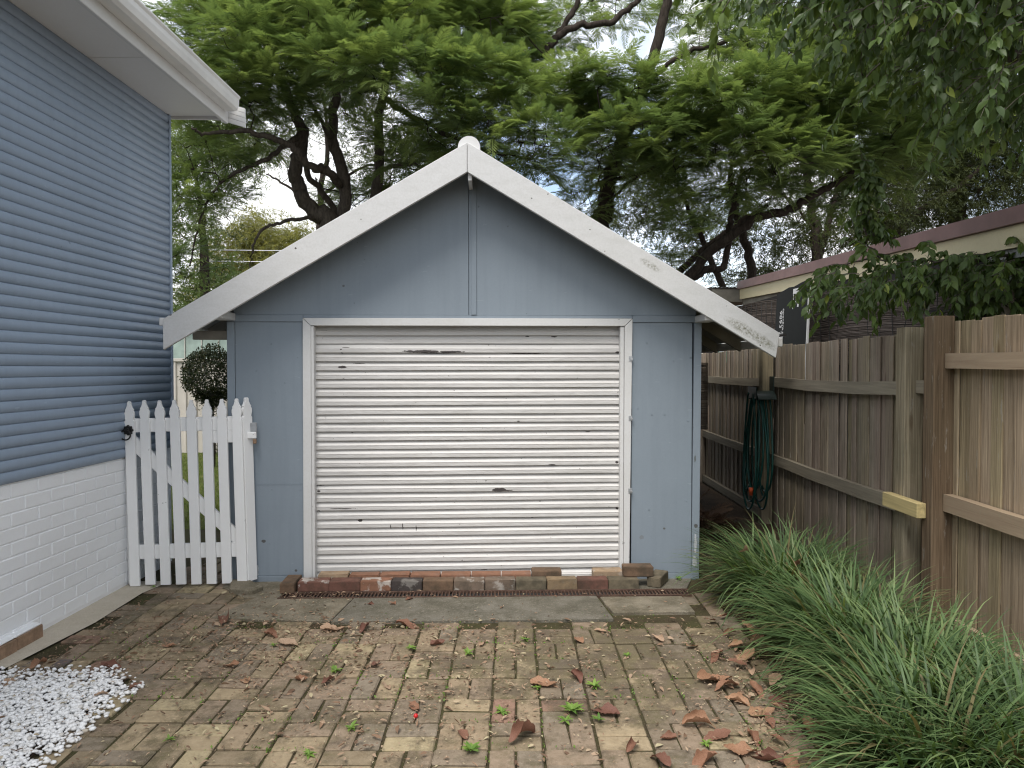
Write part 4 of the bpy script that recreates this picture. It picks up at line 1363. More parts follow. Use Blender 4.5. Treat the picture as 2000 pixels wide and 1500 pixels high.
def np_mesh(name, V, F, tint=None):
    """V (n,3), F (m,4) or (m,3)"""
    me_ = bpy.data.meshes.new(name)
    k = F.shape[1]
    me_.vertices.add(len(V))
    me_.vertices.foreach_set('co', V.astype(np.float32).ravel())
    me_.loops.add(F.size)
    me_.loops.foreach_set('vertex_index', F.astype(np.int32).ravel())
    me_.polygons.add(len(F))
    me_.polygons.foreach_set('loop_start', np.arange(0, F.size, k, dtype=np.int32))
    me_.polygons.foreach_set('loop_total', np.full(len(F), k, dtype=np.int32))
    me_.update(calc_edges=True)
    if tint is not None:
        set_tint(me_, tint)
    return me_


def frames(X, Zhint):
    """Rotation matrices with columns (x, y, z): x along X, z near Zhint."""
    X = X / np.linalg.norm(X, axis=1, keepdims=True)
    Y = np.cross(Zhint, X)
    Y /= np.linalg.norm(Y, axis=1, keepdims=True) + 1e-9
    Z = np.cross(X, Y)
    return np.stack([X, Y, Z], axis=2)


def scatter(name, templates, pos, X, Zh, scale, tint, mat, parent, smooth=False):
    """Copies leaf templates (V, F quads) into one mesh."""
    n = len(pos)
    which = NP.integers(0, len(templates), n)
    Vs, Fs, Ts = [], [], []
    base = 0
    Rm = frames(X, Zh)
    for t, (tv, tf) in enumerate(templates):
        idx = np.nonzero(which == t)[0]
        if len(idx) == 0: continue
        vv = np.einsum('nij,vj->nvi', Rm[idx], tv) * scale[idx][:, None, None] + pos[idx][:, None, :]
        ff = tf[None] + (np.arange(len(idx)) * len(tv))[:, None, None] + base
        Vs.append(vv.reshape(-1, 3)); Fs.append(ff.reshape(-1, tf.shape[1]))
        Ts.append(np.repeat(tint[idx], len(tv)))
        base += len(idx) * len(tv)
    me_ = np_mesh(name, np.concatenate(Vs), np.concatenate(Fs), np.concatenate(Ts))
    return add(name, me_, mat, parent)


def frond_template(seed, pairs=15):
    """A twice-divided feathery leaf of unit length: rows of small pinnae either side of a drooping stem."""
    r_ = random.Random(seed)
    V, F = [], []
    droop = r_.uniform(0.10, 0.32)
    side_c = r_.uniform(-0.10, 0.10)
    def pt(t):
        return np.array((t * (1 - 0.12 * t), side_c * t * t, 0.10 * t - droop * t * t * 1.5))
    for i in range(4):
        a, b = pt(i / 4), pt((i + 1) / 4)
        k = len(V)
        V += [a + (0, -0.006, 0), a + (0, 0.006, 0), b + (0, 0.005, 0), b + (0, -0.005, 0)]
        F.append((k, k + 1, k + 2, k + 3))
    for i in range(pairs):
        t = 0.14 + 0.86 * i / (pairs - 1)
        p = pt(t)
        ln = 0.23 * (math.sin(math.pi * min(1, 0.16 + 0.80 * t)) ** 0.7) * r_.uniform(0.85, 1.1) + 0.02
        for s in (-1, 1):
            ang = R(62 - 30 * t) + r_.gauss(0, 0.06)
            d = np.array((math.cos(ang), s * math.sin(ang), -0.18 - 0.25 * r_.random()))
            d /= np.linalg.norm(d)
            n = np.array((0, 0, 1.0))
            w = np.cross(d, n); w /= np.linalg.norm(w)
            hw = 0.0135 + 0.003 * r_.random()
            k = len(V)
            V += [p, p + d * ln * 0.45 + w * hw + (0, 0, -0.004), p + d * ln, p + d * ln * 0.45 - w * hw + (0, 0, -0.004)]
            F.append((k, k + 1, k + 2, k + 3))
    return np.array(V), np.array(F)


FRONDS = [frond_template(s, 15 + s % 4) for s in range(7)]


def spray_template(seed):
    """A loose hanging spray of narrow leaves on a thin stem, unit length."""
    r_ = random.Random(900 + seed)
    V, F = [], []
    p = np.array((0.0, 0, 0)); d = np.array((1.0, 0, 0.15))
    for i in range(7):
        d = d + np.array((0, r_.gauss(0, .16), -0.10 + r_.gauss(0, .08))); d /= np.linalg.norm(d)
        q_ = p + d / 7
        k = len(V)
        V += [p + (0, 0, -.006), p + (0, 0, .006), q_ + (0, 0, .005), q_ + (0, 0, -.005)]
        F.append((k, k + 1, k + 2, k + 3))
        for _ in range(4):
            l_ = d * 0.6 + np.array((r_.gauss(0, .5), r_.gauss(0, .7), r_.gauss(-0.25, .5))); l_ /= np.linalg.norm(l_)
            ln = r_.uniform(0.12, 0.26)
            w_ = np.cross(l_, np.array((r_.gauss(0, .5), r_.gauss(0, .5), 1.0))); w_ /= np.linalg.norm(w_)
            hw = r_.uniform(0.014, 0.026)
            b = p + (q_ - p) * r_.random()
            k = len(V)
            V += [b, b + l_ * ln * .45 + w_ * hw, b + l_ * ln, b + l_ * ln * .45 - w_ * hw]
            F.append((k, k + 1, k + 2, k + 3))
        p = q_
    return np.array(V), np.array(F)


SPRAYS = [spray_template(k) for k in range(7)]


def leaf_template(w, fold, bend, tip=0.0):
    """A pointed leaf of unit length along +x, folded on its midrib."""
    pr = [(0.0, 0.02), (0.18, 0.72), (0.42, 1.0), (0.70, 0.66), (0.88, 0.22), (1.0, 0.02)]
    V, F = [], []
    for (t, k) in pr:
        z = -bend * t * t
        V += [(t, -w * k, z + fold * k), (t, 0, z), (t, w * k, z + fold * k)]
    for i in range(len(pr) - 1):
        a = i * 3
        F += [(a, a + 1, a + 4, a + 3), (a + 1, a + 2, a + 5, a + 4)]
    return np.array(V, float), np.array(F)


FIGL = [leaf_template(0.24, 0.07, 0.16), leaf_template(0.27, 0.05, 0.25), leaf_template(0.22, 0.09, 0.08)]


def small_leaf(w, z):
    return np.array([(0, 0, 0), (0.5, -w, z), (1, 0, 0), (0.5, w, z)], float), np.array([(0, 1, 2, 3)])


SMALL = [small_leaf(0.22, 0.05), small_leaf(0.30, 0.08), small_leaf(0.16, 0.02)]


def blob_tips(blobs_, density, seed, inner=0.35, up_bias=0.0):
    r_ = np.random.default_rng(seed)
    P, N = [], []
    for (c, rx, ry, rz) in blobs_:
        area = (rx * ry + rx * rz + ry * rz) * 4.0
        n = int(area * density)
        d = r_.normal(size=(n * 2, 3))
        d /= np.linalg.norm(d, axis=1, keepdims=True)
        keep = r_.random(n * 2) < (0.62 + up_bias * d[:, 2])
        d = d[keep][:n]
        rad = np.where(r_.random(len(d)) < inner, r_.uniform(0.25, 0.8, len(d)), r_.uniform(0.80, 1.08, len(d)))
        P.append(np.array(c)[None] + d * np.array((rx, ry, rz))[None] * rad[:, None])
        N.append(d)
    return np.concatenate(P), np.concatenate(N)


def frond_crown(tree, blobs_, density, seed, mat, size=(0.36, 0.56), per=6):
    r_ = np.random.default_rng(seed + 1)
    P, N = blob_tips(blobs_, density, seed, 0.30, 0.40)
    n = len(P)
    pos = np.repeat(P, per, axis=0)
    out = np.repeat(N, per, axis=0)
    az = np.arctan2(out[:, 1], out[:, 0]) + r_.normal(0, 1.05, n * per)
    el = r_.normal(0.22, 0.28, n * per) + 0.25 * np.clip(out[:, 2], -0.6, 1)
    X = np.stack([np.cos(az) * np.cos(el), np.sin(az) * np.cos(el), np.sin(el)], 1)
    Zh = np.stack([r_.normal(0, 0.18, n * per), r_.normal(0, 0.18, n * per), np.ones(n * per)], 1)
    sc = r_.uniform(size[0], size[1], n * per)
    tint = np.clip(np.repeat(r_.beta(2.2, 1.8, n), per) + r_.normal(0.06, 0.14, n * per), 0, 1)
    o = scatter('crown', FRONDS, pos, X, Zh, sc, tint, mat, tree)
    o['kind'] = 'stuff'
    return P, N


def limbs(tree, specs, mat, name='limb', first='trunk'):
    """specs: list of control lists [(Vector, radius), ...]; the first one is the trunk."""
    nodes = []
    for i, s in enumerate(specs):
        p, r_ = smooth_path(s, 7)
        p2 = []
        for k, v in enumerate(p):
            j = 0.012 * (1 + 4 * r_[k])
            p2.append(v + Vector((rng.gauss(0, j), rng.gauss(0, j), rng.gauss(0, j))) if 0 < k < len(p) - 1 else v)
        tube(first if i == 0 else name, p2, r_, mat, tree, 8 if r_[0] > 0.05 else 6)
        nodes += p2
    return nodes


def twigs(tree, nodes, tips, mat, frac, seed, r0=0.013, zdrop=0.05):
    r_ = random.Random(seed)
    A = np.array([tuple(v) for v in nodes])
    sp_ = Soup()
    hubs = []
    for i, t in enumerate(tips):
        if r_.random() > frac: continue
        pool = A if not hubs or r_.random() < 0.25 else np.array(hubs[-400:])
        allp = np.concatenate([A, np.array(hubs)]) if hubs else A
        d = np.linalg.norm(allp - t, axis=1)
        k = int(np.argmin(d))
        if d[k] > 3.2 or d[k] < 0.08: continue
        a, b = Vector(allp[k]), Vector(t)
        L = (b - a).length
        mids = []
        for q_ in (0.3, 0.62):
            m_ = a.lerp(b, q_) + Vector((r_.gauss(0, .10), r_.gauss(0, .10), r_.gauss(0.04, .09))) * L
            mids.append(m_)
        rr = r0 * (0.5 + 0.5 * min(1.6, L))
        pth, rad = smooth_path([(a, rr), (mids[0], rr * .85), (mids[1], rr * .6), (b, rr * .3)], 3)
        v, f = tube_arrays(pth, rad, 4)
        sp_.put(v, f)
        hubs += [tuple(m_) for m_ in mids]
    if sp_.v:
        o = sp_.obj('twigs', mat, tree, True)
        o['kind'] = 'stuff'


def S(px, py, Y, r=None):
    p = sight(px, py, Y)
    return (p, r) if r is not None else p


def B(px, py, Y, rx, rz, ry=None):
    return (tuple(sight(px, py, Y)), rx, ry or rx, rz)


# ---- first jacaranda, behind the left slope of the garage
j1 = empty('feathery_tree', (-2.95, 11.6, 0))
def rel(root, specs):
    o = Vector(root.location)
    return [[(p - o, r) for p, r in s] for s in specs]


def relb(root, bl):
    o = root.location
    return [((c[0] - o.x, c[1] - o.y, c[2] - o.z), rx, ry, rz) for (c, rx, ry, rz) in bl]


tag(j1, 'tall feathery green tree with twisting trunks behind the left garage roof', 'tree', 'feathery leaved trees behind the garage')
spec1 = [
    [(Vector((-2.95, 11.6, -0.1)), 0.20), S(650, 470, 11.6, 0.150), S(615, 420, 11.6, 0.125), S(588, 375, 11.5, 0.115), S(576, 325, 11.4, 0.105), S(590, 260, 11.3, 0.085), S(560, 180, 11.1, 0.065), S(520, 60, 11, 0.04)],
    [S(655, 480, 11.7, 0.11), S(668, 420, 11.7, 0.105), S(672, 350, 11.7, 0.10), S(650, 280, 11.7, 0.09), S(655, 190, 11.6, 0.075), S(690, 60, 11.5, 0.05), S(720, -80, 11.4, 0.03)],
    [S(735, 470, 12.2, 0.10), S(735, 380, 12.2, 0.095), S(740, 300, 12.2, 0.085), S(745, 190, 12.1, 0.07), S(790, 60, 12, 0.05), S(850, -60, 12, 0.03)],
    [S(690, 470, 12, 0.06), S(640, 390, 12, 0.055), S(598, 330, 11.9, 0.05), S(600, 250, 11.9, 0.04)],
    [S(662, 360, 11.6, 0.07), S(640, 335, 11.2, 0.065), S(605, 325, 10.9, 0.06), S(575, 290, 10.6, 0.052), S(530, 270, 10.4, 0.045), S(470, 255, 10.2, 0.035), S(400, 262, 10, 0.022), S(375, 250, 9.8, 0.014)],
    [S(620, 420, 11.6, 0.035), S(560, 432, 11.2, 0.028), S(520, 445, 11.0, 0.024), S(495, 480, 10.9, 0.018), S(488, 530, 10.8, 0.010)],
    [S(690, 60, 11.5, 0.05), S(800, 110, 11.0, 0.045), S(900, 130, 10.6, 0.035), S(1000, 190, 10.2, 0.022)],
    [S(745, 190, 12.1, 0.05), S(850, 250, 11.2, 0.04), S(940, 290, 10.6, 0.028), S(1040, 310, 10.2, 0.016)],
    [S(590, 260, 11.3, 0.05), S(520, 310, 10.9, 0.035), S(440, 350, 10.7, 0.024), S(395, 420, 10.6, 0.016), S(370, 520, 10.6, 0.010)],
    [S(735, 330, 12.2, 0.04), S(800, 320, 11.6, 0.03), S(860, 340, 11.2, 0.02), S(930, 360, 11, 0.012)],
    [S(650, 280, 11.7, 0.04), S(600, 190, 10.8, 0.03), S(560, 140, 10.2, 0.02)],
]
n1 = limbs(j1, rel(j1, spec1), M['bark'])
bl1 = [B(420, 90, 10.6, 0.70, 0.50), B(520, 110, 10.0, 0.75, 0.42), B(640, 60, 10.3, 0.85, 0.50), B(790, 50, 10.6, 0.85, 0.50), B(930, 70, 11.0, 0.75, 0.55), B(690, 140, 9.8, 0.65, 0.32), B(800, 150, 9.8, 0.7, 0.36),
       B(920, 170, 10.0, 0.65, 0.38), B(1010, 190, 10.1, 0.55, 0.36), B(850, 245, 10.0, 0.60, 0.30), B(950, 280, 10.0, 0.55, 0.34), B(1060, 290, 9.9, 0.55, 0.34), B(1000, 360, 10.4, 0.45, 0.25),
       B(430, 200, 10.2, 0.55, 0.30), B(540, 215, 10.6, 0.55, 0.28), B(390, 300, 10.5, 0.42, 0.30), B(365, 400, 10.6, 0.30, 0.36), B(360, 510, 10.8, 0.26, 0.34), B(440, 400, 10.9, 0.28, 0.22), B(780, 300, 11.2, 0.42, 0.28), B(880, 380, 11.4, 0.40, 0.22),
       B(600, -60, 11.0, 1.3, 0.65), B(850, -80, 11.3, 1.3, 0.70), B(420, -50, 11.2, 0.9, 0.6), B(700, 60, 12.6, 1.3, 0.7), B(560, 60, 12.8, 1.1, 0.7), B(940, 120, 12.6, 1.0, 0.7), B(370, 190, 11.6, .55, .4), B(700, 400, 13.2, 0.6, 0.35), B(820, 330, 13, 0.7, 0.5), B(470, 260, 12.4, 0.7, 0.4), B(1000, 90, 12.6, 0.6, 0.5), B(640, 200, 12.8, 0.8, 0.4), B(900, 300, 12.6, 0.7, 0.4), B(500, 170, 9.8, 0.5, 0.25), B(1080, 220, 11.4, 0.6, 0.35)]
P1, N1 = frond_crown(j1, relb(j1, bl1), 13.0, 101, M['jaca_leaf'])
twigs(j1, n1, P1, M['bark_dark'], 0.55, 5)

# ---- second jacaranda, behind the right slope
j2 = empty('feathery_tree', (1.85, 12.2, 0))
tag(j2, 'spreading feathery green tree with leaning trunk behind the right garage roof', 'tree', 'feathery leaved trees behind the garage')
spec2 = [
    [(Vector((1.45, 12.4, -0.1)), 0.21), S(1168, 470, 12.3, 0.16), S(1180, 420, 12.3, 0.145), S(1190, 350, 12.3, 0.13), S(1215, 280, 12.2, 0.12), S(1255, 170, 12.2, 0.105), S(1290, 70, 12.1, 0.09), S(1312, -40, 12, 0.07)],
    [S(1022, 130, 12.5, 0.075), S(1018, 60, 12.5, 0.07), S(1030, 0, 12.5, 0.06), S(1040, -60, 12.5, 0.05)],
    [S(1060, 110, 12.0, 0.06), S(1085, 75, 12.0, 0.06), S(1130, 50, 12.0, 0.055), S(1190, 45, 12.0, 0.05), S(1240, 5, 12, 0.045), S(1290, -30, 12, 0.035)],
    [S(1085, 75, 12.2, 0.05), S(1120, 20, 12.2, 0.05), S(1150, -30, 12.2, 0.04)],
    [S(1220, 290, 12.2, 0.07), S(1290, 300, 11.6, 0.060), S(1340, 250, 11.2, 0.05), S(1420, 210, 10.8, 0.04), S(1520, 200, 10.5, 0.025)],
    [S(1330, 560, 11.9, 0.085), S(1390, 490, 11.6, 0.080), S(1470, 430, 11.3, 0.075), S(1540, 410, 11.2, 0.065), S(1600, 375, 11, 0.055), S(1660, 340, 10.9, 0.04), S(1760, 270, 10.8, 0.025)],
    [S(1300, 560, 12.2, 0.06), S(1360, 500, 12.0, 0.055), S(1440, 440, 11.8, 0.05), S(1500, 400, 11.6, 0.035)],
    [S(1345, 545, 11.9, 0.07), S(1385, 525, 11.8, 0.065), S(1412, 520, 11.8, 0.055), S(1425, 450, 11.6, 0.05), S(1432, 400, 11.4, 0.045), S(1450, 330, 11.1, 0.03)],
    [S(1480, 600, 13.5, 0.09), S(1462, 500, 13.4, 0.085), S(1440, 430, 13.2, 0.07), S(1425, 330, 13, 0.05)],
    [S(1420, 585, 12.8, 0.06), S(1385, 500, 12.8, 0.055), S(1350, 420, 12.8, 0.04), S(1320, 350, 12.6, 0.03)],
    [S(1190, 350, 12.3, 0.035), S(1225, 345, 12, 0.03), S(1300, 330, 11.5, 0.028), S(1380, 320, 11.2, 0.02)],
    [S(1150, 425, 12.0, 0.022), S(1190, 395, 11.9, 0.022), S(1230, 355, 11.8, 0.024), S(1330, 300, 11.5, 0.02)],
    [S(1255, 170, 12.2, 0.05), S(1330, 110, 11.8, 0.04), S(1420, 80, 11.5, 0.03)],
]
n2 = limbs(j2, rel(j2, spec2), M['bark_dark'])
bl2 = [B(1120, 175, 10.6, 0.55, 0.34), B(1210, 180, 10.6, 0.60, 0.32), B(1300, 190, 10.4, 0.62, 0.32), B(1390, 215, 10.2, 0.65, 0.36), B(1470, 200, 10.2, 0.60, 0.36), B(1250, 265, 10.2, 0.55, 0.28), B(1350, 290, 10.2, 0.55, 0.28),
       B(1460, 290, 10.0, 0.60, 0.30), B(1540, 310, 10.0, 0.55, 0.28), B(1190, 310, 10.8, 0.45, 0.28), B(1420, 360, 10.4, 0.40, 0.22), B(1320, 385, 10.8, 0.38, 0.22), B(1500, 390, 10.6, 0.38, 0.22), B(1150, 400, 11.0, 0.28, 0.2),
       B(1600, 240, 10.4, 0.65, 0.4), B(1700, 270, 10.6, 0.65, 0.38), B(1640, 330, 10.6, 0.5, 0.26), B(1430, 90, 12.2, 0.7, 0.45), B(1540, 60, 12.2, 0.8, 0.6), B(1360, 10, 12.6, 0.5, 0.35), B(1680, 120, 12, 1.0, 0.8), B(1120, 40, 13.2, 0.5, 0.4),
       B(1300, 290, 13.0, 0.8, 0.45), B(1450, 250, 13.0, 0.9, 0.5), B(1210, 20, 13.6, 0.45, 0.3), B(1290, 500, 11.8, 0.22, 0.16), B(1330, 440, 12, .3, .18), B(1800, 250, 11.5, 0.8, 0.6), B(1180, 240, 11.6, 0.6, 0.35), B(1130, 330, 12.4, 0.5, 0.3), B(1250, 350, 12.6, 0.6, 0.3), B(1380, 410, 12.6, 0.5, 0.25), B(1620, 170, 10.6, 0.8, 0.5), B(1540, 250, 11.6, 0.8, 0.4), B(1760, 330, 11.2, 0.6, 0.35), B(1480, 130, 11.4, 0.6, 0.3), B(1640, 400, 12.4, 0.5, 0.25), B(1780, 60, 10, 1.2, 0.8)]
P2, N2 = frond_crown(j2, relb(j2, bl2), 13.5, 202, M['jaca_leaf'])
twigs(j2, n2, P2, M['bark_dark'], 0.60, 6)


# ---- background trees with small leaves
def bushy(name, label, root, specs, bl, dens, leaf, seed, mat, bmat, group=None, per=4, spread=0.12, tw=0.75):
    t = empty(name, root)
    tag(t, label, 'tree', group)
    nodes = limbs(t, rel(t, specs), bmat)
    b2 = relb(t, bl)
    P, N = blob_tips(b2, dens, seed, 0.4, 0.15)
    r_ = np.random.default_rng(seed + 9)
    n = len(P) * per
    pos = np.repeat(P, per, 0) + r_.normal(0, spread, (n, 3))
    out = np.repeat(N, per, 0)
    X = out * 0.6 + r_.normal(0, 0.7, size=(n, 3)); X[:, 2] = X[:, 2] * 0.6 - 0.15
    Zh = r_.normal(0, 0.5, (n, 3)) + np.array((0, 0, 1.0))
    tint = np.clip(np.repeat(r_.random(len(P)), per) * 0.6 + r_.random(n) * 0.4, 0, 1)
    o = scatter('crown', SPRAYS, pos, X, Zh, r_.uniform(leaf[0], leaf[1], n), tint, mat, t)
    o['kind'] = 'stuff'
    twigs(t, nodes, P, bmat, tw, seed + 3, 0.013)
    return t


bushy('dark_tree', 'thin dark leafless-looking tree behind the carport, left of the two', (6.6, 15.5, 0),
      [[(Vector((6.6, 15.5, 0)), 0.14), S(1595, 500, 15.5, 0.11), S(1588, 420, 15.5, 0.09), S(1575, 330, 15.4, 0.07), S(1550, 220, 15.3, 0.04)],
       [S(1598, 500, 15.5, 0.08), S(1618, 440, 15.4, 0.07), S(1640, 340, 15.3, 0.05), S(1650, 250, 15.2, 0.03)],
       [S(1600, 470, 15.5, 0.04), S(1560, 410, 15.5, 0.03), S(1500, 360, 15.4, 0.02)]],
      [B(1590, 470, 16.0, 0.9, 0.35), B(1500, 450, 16.2, 0.9, 0.5), B(1640, 330, 15.8, 1.0, 0.6), B(1540, 540, 16.5, 1.0, 0.3), B(1450, 540, 16.8, 0.7, 0.3), B(1560, 260, 16, 1.2, 0.8), B(1690, 400, 16, 0.9, 0.5), B(1400, 440, 17, 0.8, 0.5), B(1330, 420, 17, 0.7, 0.6), B(1270, 400, 17, 0.6, 0.5), B(1700, 200, 16, 1.3, 1.0), B(1230, 430, 17.5, 0.7, 0.5), B(1350, 490, 17.5, 0.7, 0.4), B(1290, 330, 17, 0.9, 0.5), B(1480, 370, 17, 1.0, 0.5), B(1180, 380, 18, 0.6, 0.5)],
      11.0, (0.28, 0.50), 301, M['back_leaf'], M['bark_dark'], 'dark trees behind the carport')
bushy('dark_tree', 'dark multi-stemmed tree behind the carport, right of the two', (11.2, 17, 0),
      [[(Vector((10.3, 17, 0)), 0.2), S(1735, 470, 17, 0.14), S(1760, 420, 17, 0.11), S(1785, 340, 17, 0.08), S(1790, 250, 17, 0.05)],
       [S(1740, 470, 17, 0.10), S(1800, 410, 16.8, 0.08), S(1880, 360, 16.6, 0.06), S(1960, 280, 16.4, 0.03)],
       [S(1720, 480, 17, 0.09), S(1712, 400, 17, 0.07), S(1720, 300, 17, 0.05)],
       [(Vector((11.6, 17.8, 0)), 0.25), S(1870, 420, 17.8, 0.19), S(1872, 300, 17.8, 0.18), S(1868, 150, 17.8, 0.15)]],
      [B(1760, 380, 17, 1.0, 0.8), B(1830, 380, 17.4, 1.0, 0.7), B(1920, 350, 17, 1.0, 0.7), B(1980, 330, 17, 1.0, 0.8), B(1850, 230, 17.4, 1.6, 1.2), B(1720, 460, 17.8, 0.8, 0.4), B(1960, 180, 17, 1.5, 1.3), B(1660, 450, 18, 0.7, 0.5), B(1780, 300, 18, 1.3, 0.9), B(1900, 280, 18, 1.4, 0.9), B(1990, 400, 18.5, 1.2, 0.6), B(1820, 440, 18.5, 1.0, 0.5)],
      11.0, (0.30, 0.55), 302, M['back_leaf'], M['bark_dark'], 'dark trees behind the carport')
bushy('far_green_tree', 'green leafy tree between the house corner and the garage roof', (-8.2, 19, 0),
      [[(Vector((-8.2, 19, 0)), 0.16), S(400, 560, 19, 0.13), S(395, 430, 19, 0.08), S(380, 320, 19, 0.04)]],
      [B(370, 300, 19, 1.2, 1.2), B(350, 430, 19, 0.8, 0.9), B(345, 560, 19, 0.6, 0.9), B(400, 620, 19, 0.9, 0.5), B(420, 540, 19.5, 0.5, 0.4), B(450, 300, 20, 1.0, 0.8)],
      12.0, (0.35, 0.60), 303, M['jaca_leaf'], M['bark_dark'])
bushy('far_yellow_tree', 'yellow-green tree in the distance left of the garage gable', (-14.2, 38, 0),
      [[(Vector((-14.2, 38, 0)), 0.3), S(490, 560, 38, 0.26), S(490, 500, 38, 0.2), S(495, 440, 38, 0.1)]],
      [B(470, 480, 38, 1.4, 1.2), B(540, 490, 38, 1.6, 1.3), B(500, 450, 38.5, 1.1, 0.9), B(440, 530, 38, 1.3, 1.2), B(420, 600, 38, 1.6, 1.5), B(590, 480, 39, 1.2, 1.0), B(560, 560, 39, 2.4, 1.6), B(430, 680, 38, 1.2, 0.9)],
      7.0, (0.5, 0.9), 304, M['yellow_leaf'], M['bark'], spread=0.3)
bushy('thin_tree', 'thin sparse tree seen between the twisting trunks left of the gable', (-4.6, 16.5, 0),
      [[(Vector((-4.6, 16.5, 0)), 0.10), S(625, 400, 16.5, 0.07), S(640, 300, 16.5, 0.05), S(630, 180, 16.5, 0.03)],
       [S(622, 430, 16.5, 0.05), S(570, 370, 16.4, 0.03), S(520, 340, 16.3, 0.016)],
       [S(630, 380, 16.5, 0.04), S(700, 330, 16.4, 0.03), S(770, 310, 16.3, 0.016)]],
      [B(630, 230, 16.5, 0.9, 0.5), B(560, 300, 16.6, 0.6, 0.3), B(690, 300, 16.5, 0.6, 0.5), B(730, 380, 16.8, 0.7, 0.4), B(800, 330, 16.8, 0.8, 0.5), B(500, 300, 16.8, 0.5, 0.4), B(650, 390, 17, 0.4, 0.3), B(760, 240, 16.6, 0.8, 0.5), B(420, 420, 17, 0.6, 0.5)],
      5.0, (0.28, 0.50), 305, M['back_leaf'], M['bark_dark'])
for k, (ya, yb) in enumerate(((487, 487), (509, 509))):
    a, b = sight(300, ya, 26), sight(760, yb, 27)
    o = tube('power_line', [a, a.lerp(b, 0.5) + Vector((0, 0, -0.05)), b], 0.018, M['zinc'], None, 5)
    tag(o, ('upper', 'lower')[k] + ' of the two power lines crossing left of the gable', 'power line', 'power lines left of the gable')

# ---- weeping fig over the neighbour's side
fig = empty('weeping_fig', (4.5, 4.6, 0))
tag(fig, 'glossy leaved fig tree overhanging the fence at upper right', 'tree')
fspec = [
    [(Vector((4.5, 4.6, -0.05)), 0.16), (Vector((4.4, 4.6, 1.5)), 0.13), (Vector((4.2, 4.6, 2.9)), 0.11), (Vector((3.9, 4.7, 4.0)), 0.08), (Vector((3.5, 4.8, 4.9)), 0.04)],
    [(Vector((4.2, 4.6, 2.9)), 0.07), (Vector((3.6, 4.6, 3.5)), 0.05), (Vector((2.8, 4.8, 3.9)), 0.03), (Vector((2.0, 5.0, 4.1)), 0.015)],
    [(Vector((4.3, 4.6, 2.0)), 0.022), S(1990, 505, 4.9, 0.012), S(1900, 508, 5.0, 0.010), S(1800, 508, 5.1, 0.008), S(1700, 510, 5.3, 0.006), S(1640, 520, 5.5, 0.004)],
    [S(1720, 505, 5.3, 0.008), S(1690, 460, 5.3, 0.007), S(1680, 400, 5.3, 0.005), S(1683, 320, 5.3, 0.003)],
    [(Vector((4.3, 4.6, 2.5)), 0.05), (Vector((3.4, 4.0, 3.1)), 0.03), (Vector((2.7, 3.6, 3.3)), 0.015)],
    [(Vector((4.0, 4.7, 3.7)), 0.05), (Vector((3.2, 4.2, 4.3)), 0.03), (Vector((2.4, 4.0, 4.5)), 0.015)],
]
fn = limbs(fig, rel(fig, fspec), M['bark_fig'])
r_ = np.random.default_rng(77)


def fig_twigs(starts, dirs, lens, leaves_per, seed):
    rr = random.Random(seed)
    pos, X, Zh, sc, ti = [], [], [], [], []
    sp_ = Soup()
    org = Vector(fig.location)
    for s, d, L in zip(starts, dirs, lens):
        p = Vector(s) - org
        d = Vector(d).normalized()
        pts = [p.copy()]
        st = L / 8
        base_t = rr.betavariate(2.0, 2.6)
        for i in range(8):
            d = (d + Vector((rr.gauss(0, .10), rr.gauss(0, .10), -0.13 + rr.gauss(0, .06)))).normalized()
            p = p + d * st
            pts.append(p.copy())
            for q_ in range(leaves_per):
                side = Vector((rr.gauss(0, 1), rr.gauss(0, 1), rr.gauss(0, .4)))
                ld = (d * 0.5 + side.normalized() * 0.75 + Vector((0, 0, -0.75))).normalized()
                pos.append(p + d * rr.uniform(-st / 2, st / 2)); X.append(ld)
                Zh.append(Vector((rr.gauss(0, .6), rr.gauss(-0.25, .6), 0.8)))
                sc.append(rr.uniform(0.050, 0.090))
                t_ = base_t * 0.75 + rr.random() * 0.25
                ti.append(1.0 if rr.random() < 0.012 else min(0.95, t_))
        v, f = tube_arrays(pts, [0.0035 - 0.0003 * i for i in range(9)], 3)
        sp_.put(v, f)
    A = lambda q_: np.array([tuple(v) for v in q_])
    o = scatter('crown', FIGL, A(pos), A(X), A(Zh), np.array(sc), np.array(ti), M['fig_leaf'], fig)
    o['kind'] = 'stuff'
    o = sp_.obj('twigs', M['bark_fig'], fig)
    o['kind'] = 'stuff'


starts, dirs, lens = [], [], []
rr = random.Random(5)
# upper canopy
tries = 0
while len(starts) < 2500 and tries < 90000:
    tries += 1
    Y = rr.uniform(3.3, 7.0)
    px, py = rr.uniform(1420, 2250), rr.uniform(-420, 330)
    lim = 40 + (px - 1430) * 0.46 if px < 1900 else 255 + (px - 1900) * 0.25      # lower edge of the crown
    if py > lim - 40: continue
    if px < 1560 and rr.random() < 0.45: continue
    w = (lim - py) / 260
    if rr.random() > 0.30 + 0.70 * min(1, w) or (px < 1700 and rr.random() < 0.35): continue
    starts.append(sight(px, py, Y))
    dirs.append((rr.gauss(-0.5, 0.5), rr.gauss(-0.1, 0.5), rr.gauss(0.05, 0.3)))
    lens.append(rr.uniform(0.22, 0.48))
